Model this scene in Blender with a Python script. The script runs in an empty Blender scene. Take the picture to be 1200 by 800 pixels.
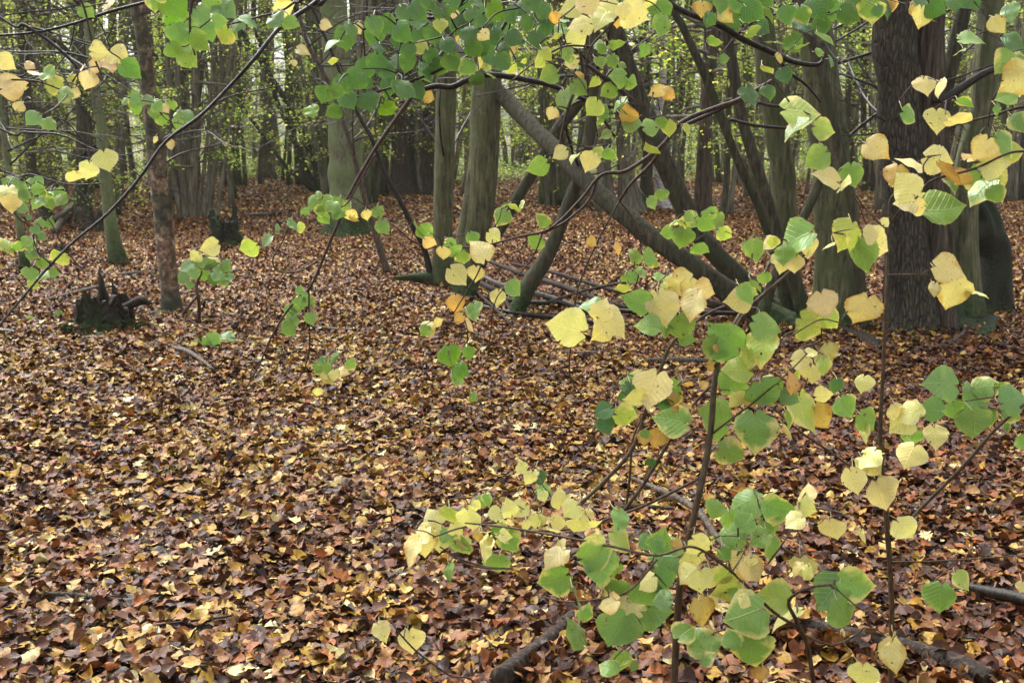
import bpy, math, random
import numpy as np
from mathutils import Vector

C = bpy.context.scene
COL = C.collection
rng = np.random.default_rng(7)
random.seed(7)

# ---------------------------------------------------------------- camera maths
F = 1287.0
CZ = 1.62
PITCH = math.atan(245 / F)
cp, sp = math.cos(PITCH), math.sin(PITCH)
CAM = np.array([0., 0., CZ])

def ray(px, py):
    u = (px - 600) / F; v = (400 - py) / F
    return np.array([u, cp + sp * v, -sp + cp * v])

def P(px, py, Y):
    d = ray(px, py)
    return CAM + d * (Y / d[1])

def gh(x, y):
    x = np.asarray(x, float); y = np.asarray(y, float)
    h = (.05 * np.sin(.45 * x + .31 * y + 1.) + .045 * np.sin(.8 * y - .35 * x + .4)
         + .03 * np.sin(1.7 * x + .9 * y) + .018 * np.sin(2.9 * y + 2.1 * x + 2.) + .012 * np.sin(5.1 * x - 4.3 * y))
    return h * np.clip((y + 1) / 6, .15, 1)

def G(px, py):
    d = ray(px, py)
    t = CZ / max(-d[2], 1e-3)
    for _ in range(12):
        p = CAM + d * t
        t = (CZ - float(gh(p[0], p[1]))) / max(-d[2], 1e-3)
    p = CAM + d * t
    p[2] = float(gh(p[0], p[1]))
    return p

# ---------------------------------------------------------------- object helpers
def tag(o, label=None, cat=None, group=None, kind=None):
    if label: o['label'] = label
    if cat: o['category'] = cat
    if group: o['group'] = group
    if kind: o['kind'] = kind
    return o

def thing(name, loc, label, cat, group=None, rz=0):
    o = bpy.data.objects.new(name, None); COL.objects.link(o)
    o.location = [float(c) for c in loc]; o.rotation_euler = (0, 0, rz)
    o.empty_display_size = .2
    return tag(o, label, cat, group)

def copy_tree(o, parent=None):
    c = o.copy(); COL.objects.link(c)
    if parent is not None: c.parent = parent
    for ch in o.children: copy_tree(ch, c)
    return c

class MB:
    """collects tubes / patches in world coordinates; builds one mesh object"""
    def __init__(s): s.v = []; s.f = []; s.n = 0; s.mi = []; s.cur = 0
    def add(s, V, Fc):
        s.mi.extend([s.cur] * len(Fc)); s.v.append(np.asarray(V, float)); s.f.extend([tuple(i + s.n for i in f) for f in Fc]); s.n += len(V)
    def build(s, name, mat, parent=None, smooth=True):
        V = np.concatenate(s.v) if s.v else np.zeros((0, 3))
        if parent is not None:
            V = V - np.array(root_loc(parent))
        me = bpy.data.meshes.new(name); me.from_pydata(V.tolist(), [], s.f); me.update()
        if smooth: me.polygons.foreach_set('use_smooth', [True] * len(me.polygons))
        for m_ in (mat if isinstance(mat, (list, tuple)) else [mat]): me.materials.append(m_)
        if any(s.mi): me.polygons.foreach_set('material_index', s.mi)
        o = bpy.data.objects.new(name, me); COL.objects.link(o)
        if parent is not None: o.parent = parent
        return o

def root_loc(o):
    p = np.zeros(3)
    while o is not None:
        p = p + np.array(o.location[:]); o = o.parent
    return p

def catmull(pts, m):
    pts = np.asarray(pts, float)
    if len(pts) == 2:
        t = np.linspace(0, 1, max(2, m + 1))[:, None]
        return pts[0] * (1 - t) + pts[1] * t
    P0 = np.vstack([2 * pts[0] - pts[1], pts, 2 * pts[-1] - pts[-2]])
    out = []
    for i in range(1, len(P0) - 2):
        a, b, c, d = P0[i - 1], P0[i], P0[i + 1], P0[i + 2]
        for t in np.linspace(0, 1, m, endpoint=False):
            out.append(.5 * ((2 * b) + (-a + c) * t + (2 * a - 5 * b + 4 * c - d) * t * t + (-a + 3 * b - 3 * c + d) * t ** 3))
    out.append(P0[-2])
    return np.array(out)

def tube(mb, pts, rad, sides=10, m=6, flute=.0, noise=.0, wob=0., seed=0, ground=None, flare=0., fh=.25):
    r_ = np.random.default_rng(seed + 11)
    q = np.column_stack([np.asarray(pts, float), np.asarray(rad, float)])
    q = catmull(q, m)
    X = q[:, :3].copy(); R = np.maximum(q[:, 3], .0004)
    n = len(X)
    seg = np.r_[0, np.cumsum(np.linalg.norm(np.diff(X, axis=0), axis=1))]
    if wob:
        for k in range(3):
            fr = (1.3, 2.9, 6.1)[k]; am = wob * (1, .5, .25)[k]
            ph = r_.uniform(0, 6.28, 3)
            env = np.minimum(1, seg / .5)[:, None]
            X += env * am * np.sin(seg[:, None] * fr + ph) * np.array([1, 1, .2])
    T = np.gradient(X, axis=0); T /= np.linalg.norm(T, axis=1)[:, None] + 1e-9
    ref = np.array([1., 0, 0]) if abs(T[0][0]) < .8 else np.array([0, 1., 0])
    A = []
    a = ref - T[0] * ref.dot(T[0]); a /= np.linalg.norm(a)
    for i in range(n):
        a = a - T[i] * a.dot(T[i]); a /= np.linalg.norm(a) + 1e-9; A.append(a.copy())
    A = np.array(A); B = np.cross(T, A)
    th = np.linspace(0, 2 * np.pi, sides, endpoint=False)
    disp = np.ones((n, sides))
    if flute or flare or noise:
        hgt = X[:, 2] - (gh(X[:, 0], X[:, 1]) if ground is None else ground)
        fl = np.exp(-np.clip(hgt, -.1, None) / fh)
        fsum = np.zeros((n, sides))
        for k, w in ((3, 1.), (5, .7), (8, .4)):
            ph = r_.uniform(0, 6.28)
            fsum += w * np.cos(k * th[None] + ph + r_.uniform(-.5, .5) * seg[:, None])
        disp += fsum * (flute * (.5 + 1.8 * fl[:, None]) if flare or flute else 0)
        disp += flare * fl[:, None]
        if noise:
            for _ in range(7):
                k = r_.integers(0, 6); fz = r_.uniform(1, 14)
                disp += noise * .45 * np.cos(k * th[None] + r_.uniform(0, 6.28)) * np.sin(fz * seg[:, None] + r_.uniform(0, 6.28))
    rr = R[:, None] * disp
    V = X[:, None] + rr[..., None] * (A[:, None] * np.cos(th)[None, :, None] + B[:, None] * np.sin(th)[None, :, None])
    V = V.reshape(-1, 3)
    Fc = []
    for i in range(n - 1):
        for j in range(sides):
            k = (j + 1) % sides
            Fc.append((i * sides + j, i * sides + k, (i + 1) * sides + k, (i + 1) * sides + j))
    Fc.append(tuple(range(sides - 1, -1, -1)))
    Fc.append(tuple((n - 1) * sides + j for j in range(sides)))
    mb.add(V, Fc)
    return X, R

def np_mesh(name, V, T, mat, attrs=(), uv=None, smooth=True):
    """triangle mesh from numpy; attrs = (name, type, domain, array)"""
    me = bpy.data.meshes.new(name)
    V = np.ascontiguousarray(V, np.float32); T = np.ascontiguousarray(T, np.int32)
    me.vertices.add(len(V)); me.vertices.foreach_set('co', V.ravel())
    me.loops.add(T.size); me.loops.foreach_set('vertex_index', T.ravel())
    me.polygons.add(len(T)); me.polygons.foreach_set('loop_start', np.arange(0, T.size, 3, dtype=np.int32))
    me.polygons.foreach_set('use_smooth', np.full(len(T), smooth))
    me.update(calc_edges=True)
    for nm, ty, dom, arr in attrs:
        at = me.attributes.new(nm, ty, dom)
        at.data.foreach_set('color' if ty == 'FLOAT_COLOR' else 'value', np.ascontiguousarray(arr, np.float32).ravel())
    if uv is not None:
        l = me.uv_layers.new(name='UVMap')
        l.data.foreach_set('uv', np.ascontiguousarray(uv[T.ravel()], np.float32).ravel())
    me.materials.append(mat)
    return me

def link(name, me, parent=None):
    o = bpy.data.objects.new(name, me); COL.objects.link(o)
    if parent is not None: o.parent = parent
    return o

# ---------------------------------------------------------------- materials
def lin(r, g, b):
    f = lambda c: (c / 255 / 12.92) if c <= 10 else ((c / 255 + .055) / 1.055) ** 2.4
    return (f(r), f(g), f(b), 1)

class NT:
    def __init__(s, name):
        s.m = bpy.data.materials.new(name); s.m.use_nodes = True
        s.t = s.m.node_tree; s.t.nodes.clear()
    def n(s, ty, ins=None, **kw):
        nd = s.t.nodes.new(ty)
        for k, v in kw.items(): setattr(nd, k, v)
        for k, v in (ins or {}).items():
            if isinstance(v, tuple) and len(v) == 2 and isinstance(v[0], bpy.types.Node):
                s.t.links.new(v[0].outputs[v[1]], nd.inputs[k])
            elif isinstance(v, bpy.types.Node): s.t.links.new(v.outputs[0], nd.inputs[k])
            else: nd.inputs[k].default_value = v
        return nd
    def ramp(s, fac, stops, interp='LINEAR'):
        r = s.n('ShaderNodeValToRGB', {'Fac': fac}); r.color_ramp.interpolation = interp
        e = r.color_ramp.elements
        while len(e) < len(stops): e.new(.5)
        for i, (p, c) in enumerate(stops):
            e[i].position = p; e[i].color = c if len(c) == 4 else (*c, 1)
        return r
    def mix(s, fac, a, b, mode='MIX'):
        nd = s.t.nodes.new('ShaderNodeMix'); nd.data_type = 'RGBA'; nd.blend_type = mode
        for k, v in ((0, fac), (6, a), (7, b)):
            if isinstance(v, tuple) and isinstance(v[0], bpy.types.Node): s.t.links.new(v[0].outputs[v[1]], nd.inputs[k])
            elif isinstance(v, bpy.types.Node): s.t.links.new(v.outputs[0], nd.inputs[k])
            else: nd.inputs[k].default_value = v
        return (nd, 2)
    def math(s, op, a, b=0., c=None):
        nd = s.t.nodes.new('ShaderNodeMath'); nd.operation = op
        for k, v in enumerate((a, b) if c is None else (a, b, c)):
            if isinstance(v, tuple): s.t.links.new(v[0].outputs[v[1]], nd.inputs[k])
            elif isinstance(v, bpy.types.Node): s.t.links.new(v.outputs[0], nd.inputs[k])
            else: nd.inputs[k].default_value = v
        return nd
    def out(s, sh):
        o = s.t.nodes.new('ShaderNodeOutputMaterial')
        s.t.links.new(sh.outputs[0], o.inputs['Surface']); return s.m

def bark(name, cols, stretch=6., scale=14., green=.4, gcol=(.065, .075, .03, 1), bump=.6, rough=.8, moss_h=0., furrow=0., lichen=0.):
    N = NT(name)
    tc = N.n('ShaderNodeTexCoord'); oi = N.n('ShaderNodeObjectInfo')
    off = N.n('ShaderNodeVectorMath', {0: (tc, 3), 1: (0, 0, 0)}, operation='ADD')
    rv = N.n('ShaderNodeVectorMath', {0: (oi, 'Random'), 'Scale': 17.}, operation='SCALE')
    N.t.links.new(rv.outputs[0], off.inputs[1])
    mp = N.n('ShaderNodeMapping', {'Vector': off, 'Scale': (1, 1, 1 / stretch)})
    n1 = N.n('ShaderNodeTexNoise', {'Vector': mp, 'Scale': scale * 2.2, 'Detail': 6., 'Roughness': .62, 'Distortion': .3})
    n2 = N.n('ShaderNodeTexNoise', {'Vector': off, 'Scale': 3.1, 'Detail': 4., 'Roughness': .6})
    n3 = N.n('ShaderNodeTexNoise', {'Vector': off, 'Scale': 30., 'Detail': 3.})
    vo = N.n('ShaderNodeTexVoronoi', {'Vector': mp, 'Scale': scale}, feature='DISTANCE_TO_EDGE')
    cr = N.ramp(n1, [(.3, cols[0]), (.5, cols[1]), (.72, cols[2])])
    c = (cr, 0)
    g = N.ramp(n2, [(.62 - .3 * green, (0, 0, 0)), (.85 - .3 * green, (1, 1, 1))])
    gf = N.math('MULTIPLY', g, min(1, green * 1.7))
    c = N.mix(gf, c, gcol)
    if lichen:
        lf = N.ramp(N.n('ShaderNodeTexNoise', {'Vector': off, 'Scale': 9., 'Detail': 5., 'Roughness': .7}), [(.56, (0, 0, 0)), (.64, (1, 1, 1))])
        c = N.mix(N.math('MULTIPLY', lf, lichen), c, (.27, .29, .22, 1))
    hgt = N.math('MULTIPLY', n1, 1.)
    if furrow:
        fr = N.ramp(vo, [(.0, (0, 0, 0)), (.16, (1, 1, 1))])
        c = N.mix(furrow, c, N.mix(fr, (.02, .016, .012, 1), c))
        hgt = N.math('ADD', N.math('MULTIPLY', fr, 1.2), hgt)
    if moss_h:
        sep = N.n('ShaderNodeSeparateXYZ', {0: (tc, 3)})
        hm = N.math('SUBTRACT', moss_h, (sep, 2))
        hm = N.math('DIVIDE', hm, moss_h * .8)
        hm = N.math('ADD', hm, N.math('MULTIPLY', N.math('SUBTRACT', n2, .5), 2.6))
        hm.use_clamp = True
        mc = N.ramp(n3, [(.35, (.012, .025, .006)), (.7, (.05, .085, .018))])
        c = N.mix(hm, c, (mc, 0))
        hgt = N.math('ADD', hgt, N.math('MULTIPLY', N.math('MULTIPLY', n3, hm), 1.4))
    b = N.n('ShaderNodeBump', {'Strength': bump, 'Distance': .012, 'Height': hgt})
    bs = N.n('ShaderNodeBsdfPrincipled', {'Base Color': c, 'Roughness': rough, 'Normal': b, 'Specular IOR Level': .35})
    return N.out(bs)

M_LIME = bark('lime_bark', [lin(44, 43, 31), lin(86, 86, 60), lin(126, 124, 92)], stretch=7, scale=16, green=.6, gcol=lin(82, 90, 56), lichen=.15, moss_h=.36, bump=.9)
M_DARK = bark('dark_bark', [lin(27, 25, 19), lin(62, 58, 43), lin(98, 93, 72)], stretch=6, scale=18, green=.5, gcol=lin(62, 68, 42), moss_h=.35, bump=.9)
M_FURROW = bark('furrowed_bark', [lin(34, 31, 26), lin(74, 68, 56), lin(116, 108, 90)], stretch=5, scale=34, green=.4, furrow=.7, bump=1., moss_h=.12)
M_RED = bark('reddish_bark', [lin(36, 29, 23), lin(76, 65, 52), lin(112, 99, 82)], stretch=9, scale=18, green=.18, bump=.8, furrow=.4)
M_MOSSY = bark('mossy_bark', [lin(60, 60, 44), lin(100, 102, 76), lin(134, 134, 106)], stretch=4, scale=18, green=.75, gcol=lin(104, 120, 76), moss_h=.55, lichen=.3, bump=.9)
M_GREY = bark('grey_bark', [lin(60, 56, 48), lin(104, 98, 84), lin(146, 138, 120)], stretch=7, scale=10, green=.35, lichen=.15, bump=.7)
M_PALE = bark('pale_bark', [lin(84, 78, 64), lin(130, 122, 104), lin(170, 162, 142)], stretch=7, scale=10, green=.3, lichen=.2, bump=.6)
M_TWIG = bark('twig_bark', [lin(30, 22, 18), lin(58, 42, 33), lin(86, 66, 52)], stretch=3, scale=60, green=.1, bump=.3, rough=.55)
M_BLACK = bark('wet_black_bark', [lin(14, 11, 9), lin(30, 24, 20), lin(62, 52, 46)], stretch=3, scale=50, green=.05, bump=.4, rough=.4)
M_DEAD = bark('dead_wood', [lin(34, 28, 24), lin(76, 64, 54), lin(124, 110, 96)], stretch=4, scale=30, green=.12, bump=.9, rough=.6)
M_STUMP = bark('rotten_stump_wood', [lin(12, 9, 7), lin(34, 25, 18), lin(66, 50, 36)], stretch=6, scale=22, green=.35, gcol=(.03, .05, .014, 1), bump=1., moss_h=.16)
M_MOSS = bark('moss', [(.008, .016, .004, 1), (.025, .048, .012, 1), (.06, .1, .025, 1)], stretch=1, scale=40, green=.2, bump=1.)
M_SAPL = bark('sapling_bark', [lin(36, 26, 18), lin(72, 54, 36), lin(98, 82, 56)], stretch=4, scale=60, green=.3, bump=.25, rough=.5)

M_MOSSROOT = bark('mossy_root_bark', [lin(14, 14, 10), lin(34, 36, 22), lin(58, 60, 36)], stretch=1.5, scale=26, green=.5, gcol=(.02, .035, .01, 1), bump=1., moss_h=.15)

M_LOG = bark('rotting_log_bark', [lin(16, 12, 10), lin(46, 36, 29), lin(96, 80, 66)], stretch=3, scale=30, green=.05, bump=1.)

def peel_bark():
    N = NT('peeling_cherry_bark')
    tc = N.n('ShaderNodeTexCoord')
    mp = N.n('ShaderNodeMapping', {'Vector': (tc, 3), 'Scale': (1, 1, .9)})
    n1 = N.n('ShaderNodeTexNoise', {'Vector': mp, 'Scale': 15., 'Detail': 8., 'Roughness': .75, 'Distortion': .3})
    n2 = N.n('ShaderNodeTexNoise', {'Vector': (tc, 3), 'Scale': 2.3, 'Detail': 3.})
    cr = N.ramp(n1, [(.36, lin(38, 28, 22)), (.47, lin(92, 68, 52)), (.54, lin(140, 110, 88)), (.62, lin(196, 172, 148))])
    hi = N.ramp(n1, [(.36, lin(26, 26, 16)), (.5, lin(66, 64, 42)), (.66, lin(124, 110, 84))])
    c = N.mix(N.ramp(n2, [(.42, (0, 0, 0)), (.56, (1, 1, 1))]), (cr, 0), (hi, 0))
    sep = N.n('ShaderNodeSeparateXYZ', {0: (tc, 3)})
    low = N.math('MULTIPLY', N.math('SUBTRACT', .35, (sep, 2)), 4.); low.use_clamp = True
    c = N.mix(low, c, N.mix(n1, lin(16, 16, 12), lin(62, 70, 50)))
    b = N.n('ShaderNodeBump', {'Strength': .9, 'Distance': .015, 'Height': n1})
    return N.out(N.n('ShaderNodeBsdfPrincipled', {'Base Color': c, 'Roughness': .7, 'Normal': b}))
M_PEEL = peel_bark()

def white_bark():
    N = NT('silver_birch_bark')
    tc = N.n('ShaderNodeTexCoord')
    mp = N.n('ShaderNodeMapping', {'Vector': (tc, 3), 'Scale': (1, 1, 4.)})
    n1 = N.n('ShaderNodeTexNoise', {'Vector': mp, 'Scale': 5., 'Detail': 6., 'Roughness': .65})
    c = N.ramp(n1, [(.36, lin(60, 50, 48)), (.46, lin(176, 166, 172)), (.7, lin(228, 222, 230))])
    return N.out(N.n('ShaderNodeBsdfPrincipled', {'Base Color': c, 'Roughness': .6}))
M_WHITE = white_bark()

def leaf_mat():
    """close-up lime leaves: per-leaf colours, paler veins, discoloured rim, brown specks"""
    N = NT('lime_leaf')
    ca = N.n('ShaderNodeAttribute', attribute_name='col'); cb = N.n('ShaderNodeAttribute', attribute_name='col2')
    ed = N.n('ShaderNodeAttribute', attribute_name='edge')
    uv = N.n('ShaderNodeUVMap'); sep = N.n('ShaderNodeSeparateXYZ', {0: uv})
    tc = N.n('ShaderNodeTexCoord')
    n1 = N.n('ShaderNodeTexNoise', {'Vector': (tc, 3), 'Scale': 38., 'Detail': 3.})
    n2 = N.n('ShaderNodeTexNoise', {'Vector': (tc, 3), 'Scale': 170., 'Detail': 2.})
    n3 = N.n('ShaderNodeTexNoise', {'Vector': (tc, 3), 'Scale': 95., 'Detail': 2.})
    f = N.math('ADD', N.math('MULTIPLY', (ed, 2), .9), N.math('MULTIPLY', N.math('SUBTRACT', n1, .5), 2.2))
    f = N.ramp(f, [(.35, (0, 0, 0)), (.85, (1, 1, 1))])
    c = N.mix(f, (ca, 0), (cb, 0))
    ax = N.math('ABSOLUTE', (sep, 0))
    s = N.math('SUBTRACT', (sep, 1), N.math('MULTIPLY', ax, .75))
    s = N.math('ABSOLUTE', N.math('SUBTRACT', N.math('FRACT', N.math('MULTIPLY', s, 6.5)), .5))
    side = N.ramp(s, [(.0, (1, 1, 1)), (.09, (0, 0, 0))])
    mid = N.ramp(ax, [(.0, (1, 1, 1)), (.022, (0, 0, 0))])
    vein = N.math('MAXIMUM', side, mid)
    vc = N.mix(1., c, (1.45, 1.3, 1.25, 1), 'MULTIPLY')
    c = N.mix(N.math('MULTIPLY', vein, .85), c, vc)
    c = N.mix(N.ramp(n2, [(.35, (.35, .35, .35)), (.65, (0, 0, 0))]), c, N.mix(1., c, (.8, .82, .7, 1), 'MULTIPLY'))
    spot = N.ramp(n3, [(.70, (0, 0, 0)), (.735, (1, 1, 1))])
    c = N.mix(spot, c, (.12, .06, .025, 1))
    hs = N.math('ADD', N.math('MULTIPLY', vein, -1.), N.math('MULTIPLY', n2, .5))
    b = N.n('ShaderNodeBump', {'Strength': .6, 'Distance': .002, 'Height': hs})
    bs = N.n('ShaderNodeBsdfPrincipled', {'Base Color': c, 'Roughness': .36, 'Normal': b, 'Specular IOR Level': .6})
    tr = N.n('ShaderNodeBsdfTranslucent', {'Color': N.mix(1., c, (1.15, 1.1, .7, 1), 'MULTIPLY'), 'Normal': b})
    mx = N.n('ShaderNodeMixShader', {0: .33, 1: bs, 2: tr})
    return N.out(mx)
M_LEAF = leaf_mat()

def crown_mat():
    N = NT('woodland_leaves')
    ca = N.n('ShaderNodeAttribute', attribute_name='col'); oi = N.n('ShaderNodeObjectInfo')
    hv = N.n('ShaderNodeHueSaturation', {'Color': (ca, 0), 'Hue': N.math('ADD', N.math('MULTIPLY', (oi, 'Random'), .035), .482), 'Value': N.math('ADD', N.math('MULTIPLY', (oi, 'Random'), .3), .85)})
    bs = N.n('ShaderNodeBsdfPrincipled', {'Base Color': hv, 'Roughness': .45})
    tr = N.n('ShaderNodeBsdfTranslucent', {'Color': N.mix(1., (hv, 0), (1.35, 1.35, .8, 1), 'MULTIPLY')})
    return N.out(N.n('ShaderNodeMixShader', {0: .58, 1: bs, 2: tr}))
M_CROWN = crown_mat()

def litter_mat():
    N = NT('fallen_leaves')
    ca = N.n('ShaderNodeAttribute', attribute_name='col'); tc = N.n('ShaderNodeTexCoord')
    n1 = N.n('ShaderNodeTexNoise', {'Vector': (tc, 3), 'Scale': 60., 'Detail': 4., 'Roughness': .65})
    n2 = N.n('ShaderNodeTexNoise', {'Vector': (tc, 3), 'Scale': 210., 'Detail': 2.})
    c = N.mix(N.ramp(n1, [(.35, (1, 1, 1)), (.62, (0, 0, 0))]), (ca, 0), N.mix(1., (ca, 0), (.55, .45, .38, 1), 'MULTIPLY'))
    b = N.n('ShaderNodeBump', {'Strength': .5, 'Distance': .003, 'Height': n2})
    bs = N.n('ShaderNodeBsdfPrincipled', {'Base Color': c, 'Roughness': N.ramp(n1, [(.3, (.38,) * 3), (.7, (.65,) * 3)]), 'Normal': b, 'Specular IOR Level': .3})
    return N.out(bs)
M_LITTER = litter_mat()

def ground_mat():
    N = NT('leaf_mould_soil')
    tc = N.n('ShaderNodeTexCoord')
    vo = N.n('ShaderNodeTexVoronoi', {'Vector': (tc, 3), 'Scale': 20.})
    n1 = N.n('ShaderNodeTexNoise', {'Vector': (tc, 3), 'Scale': 45., 'Detail': 5., 'Roughness': .7})
    n2 = N.n('ShaderNodeTexNoise', {'Vector': (tc, 3), 'Scale': .8, 'Detail': 4.})
    sep = N.n('ShaderNodeSeparateColor', {0: (vo, 1)})
    c = N.ramp((sep, 0), [(0, lin(44, 28, 20)), (.35, lin(78, 50, 34)), (.62, lin(116, 78, 52)), (.85, lin(150, 108, 74)), (1, lin(186, 152, 96))])
    c2 = N.mix(N.ramp(n1, [(.4, (0, 0, 0)), (.6, (1, 1, 1))]), lin(30, 19, 13), (c, 0))
    b = N.n('ShaderNodeBump', {'Strength': 1., 'Distance': .03, 'Height': N.math('ADD', n1, (sep, 1))})
    return N.out(N.n('ShaderNodeBsdfPrincipled', {'Base Color': c2, 'Roughness': .75, 'Normal': b}))
M_GROUND = ground_mat()

# ---------------------------------------------------------------- ground sheet
def ax(lo, hi, near, n):
    t = np.linspace(-1, 1, n)
    return np.sign(t) * np.abs(t) ** 2.2 * hi
gx = np.concatenate([-np.geomspace(12, 300, 40)[::-1], np.linspace(-11.8, 11.8, 150), np.geomspace(12, 300, 40)])
gy = np.concatenate([np.linspace(-60, 0, 20, endpoint=False), np.linspace(0, 30, 200, endpoint=False), np.geomspace(30, 400, 60)])
XX, YY = np.meshgrid(gx, gy)
ZZ = gh(XX, YY)
V = np.stack([XX, YY, ZZ], -1).reshape(-1, 3)
nx = len(gx); ii, jj = np.meshgrid(np.arange(len(gy) - 1), np.arange(nx - 1), indexing='ij')
a = (ii * nx + jj).ravel()
T = np.concatenate([np.stack([a, a + 1, a + nx + 1], 1), np.stack([a, a + nx + 1, a + nx], 1)])
tag(link('ground', np_mesh('ground', V, T, M_GROUND)), kind='structure')

# ---------------------------------------------------------------- leaf litter
PAL = np.array([lin(54, 32, 22)[:3], lin(84, 50, 31)[:3], lin(112, 68, 38)[:3], lin(140, 92, 50)[:3], lin(168, 128, 78)[:3],
                lin(202, 174, 98)[:3], lin(182, 146, 54)[:3], lin(108, 88, 84)[:3], lin(222, 212, 156)[:3], lin(158, 94, 38)[:3]])  # the purple grey is sky sheen painted in as a leaf colour
def litter_cols(x, y, n):
    w = np.tile(np.array([10, 18, 20, 13, 9, 8, 9, 5, 3, 7]), (n, 1)).astype(float)
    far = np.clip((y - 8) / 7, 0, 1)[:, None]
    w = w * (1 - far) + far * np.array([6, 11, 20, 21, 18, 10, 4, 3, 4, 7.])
    midyel = np.exp(-((y - 6.5) / 2.5) ** 2)[:, None] * np.exp(-((x + .8) / 3.) ** 2)[:, None]
    w = w * (1 + midyel * np.array([0, 0, 0, .2, .3, 1.2, 1.8, 0, .9, 0]))
    right = (np.clip((x - .8) / 1.2, 0, 1) * np.clip((9 - y) / 2, 0, 1))[:, None]
    w = w * (1 + right * np.array([.5, .7, .6, .2, -.2, -.5, -.4, .3, -.5, .6]))
    pn = .5 + .5 * np.sin(1.9 * x + 1.1 * y + 2 * np.sin(.9 * y)) * np.sin(2.3 * y - 1.3 * x)
    w[:, 5] *= .5 + pn; w[:, 6] *= .4 + 1.2 * pn; w[:, 8] *= .4 + 1.1 * pn
    c = np.cumsum(w, 1); c /= c[:, -1:]
    k = (rng.random(n)[:, None] > c).sum(1).clip(0, 9)
    col = PAL[k] * rng.uniform(.65, 1.05, (n, 1)) * rng.uniform(.93, 1.07, (n, 3))
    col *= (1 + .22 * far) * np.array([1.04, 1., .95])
    return np.clip(np.column_stack([col, np.ones(n)]), 0, 1)

def template(rows, cols, lobed=False):
    """rows x cols leaf grid -> (K,3) coords with x across, y along, tri list"""
    t = np.linspace(0, 1, rows)
    if lobed:
        w = .30 * np.sin(np.pi * np.clip(t, .02, .98)) ** .6 * (1 + .45 * np.cos(t * 6 * np.pi)) + .01
    else:
        w = np.interp(t, [0, .1, .25, .4, .55, .7, .82, .92, 1], [.30, .45, .53, .545, .49, .38, .25, .09, .0])
    c = np.linspace(-1, 1, cols)
    X = w[:, None] * c[None]
    Y = t[:, None] - (0 if lobed else 1) * .22 * np.abs(c)[None] ** 1.5 * ((1 - t) ** 3)[:, None]
    Yr = Y - .5
    tri = []
    for i in range(rows - 1):
        for j in range(cols - 1):
            a = i * cols + j
            tri += [(a, a + 1, a + cols + 1), (a, a + cols + 1, a + cols)] if j >= cols // 2 else [(a, a + 1, a + cols), (a + 1, a + cols + 1, a + cols)]
    edge = np.maximum(np.abs(c)[None] ** 2 * np.ones((rows, 1)), (t ** 4)[:, None])
    return np.stack([X, Yr], -1).reshape(-1, 2), np.array(tri), edge.ravel()

def scatter(name, x, y, size, tp, curl, tilt, lift, parent=None):
    K, tri, _ = tp
    n = len(x)
    z0 = gh(x, y)
    yaw = rng.uniform(0, 2 * np.pi, n)
    tx = rng.normal(0, tilt, n); ty = rng.normal(0, tilt, n)
    lx = K[None, :, 0] * size[:, None]; ly = K[None, :, 1] * size[:, None]
    k1 = rng.normal(curl, curl * 1.1, n)[:, None] / size[:, None]; k2 = rng.normal(0, curl, n)[:, None] / size[:, None]
    k3 = rng.normal(0, curl * 1.2, n)[:, None] / size[:, None]
    lz = k1 * lx ** 2 * 1.6 + k2 * ly ** 2 + k3 * lx * ly + rng.normal(0, .035, lx.shape) * size[:, None]
    lx = lx * (1 - .25 * np.abs(k1) * size[:, None] * .5)
    lz = np.where(rng.random(n)[:, None] < .35, -lz, lz)
    # rotate tilt then yaw
    cxx, sxx = np.cos(tx)[:, None], np.sin(tx)[:, None]
    ly, lz = ly * cxx - lz * sxx, ly * sxx + lz * cxx
    cyy, syy = np.cos(ty)[:, None], np.sin(ty)[:, None]
    lx, lz = lx * cyy + lz * syy, -lx * syy + lz * cyy
    c, s = np.cos(yaw)[:, None], np.sin(yaw)[:, None]
    wx = lx * c - ly * s + x[:, None]; wy = lx * s + ly * c + y[:, None]
    base = z0 + rng.uniform(.0, 1, n) ** 1.3 * lift
    wz = lz + (base + .25 * size * np.minimum(1, np.abs(tx) + np.abs(ty)))[:, None]
    V = np.stack([wx, wy, wz], -1).reshape(-1, 3)
    T = (tri[None] + (np.arange(n) * len(K))[:, None, None]).reshape(-1, 3)
    col = np.repeat(litter_cols(x, y, n), len(tri), axis=0)
    return V, T, col

def wedge(n, y0, y1, side):
    y = np.sqrt(rng.uniform(y0 ** 2, y1 ** 2, n)); hw = .485 * y + side
    return rng.uniform(-1, 1, n) * hw, y

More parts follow.
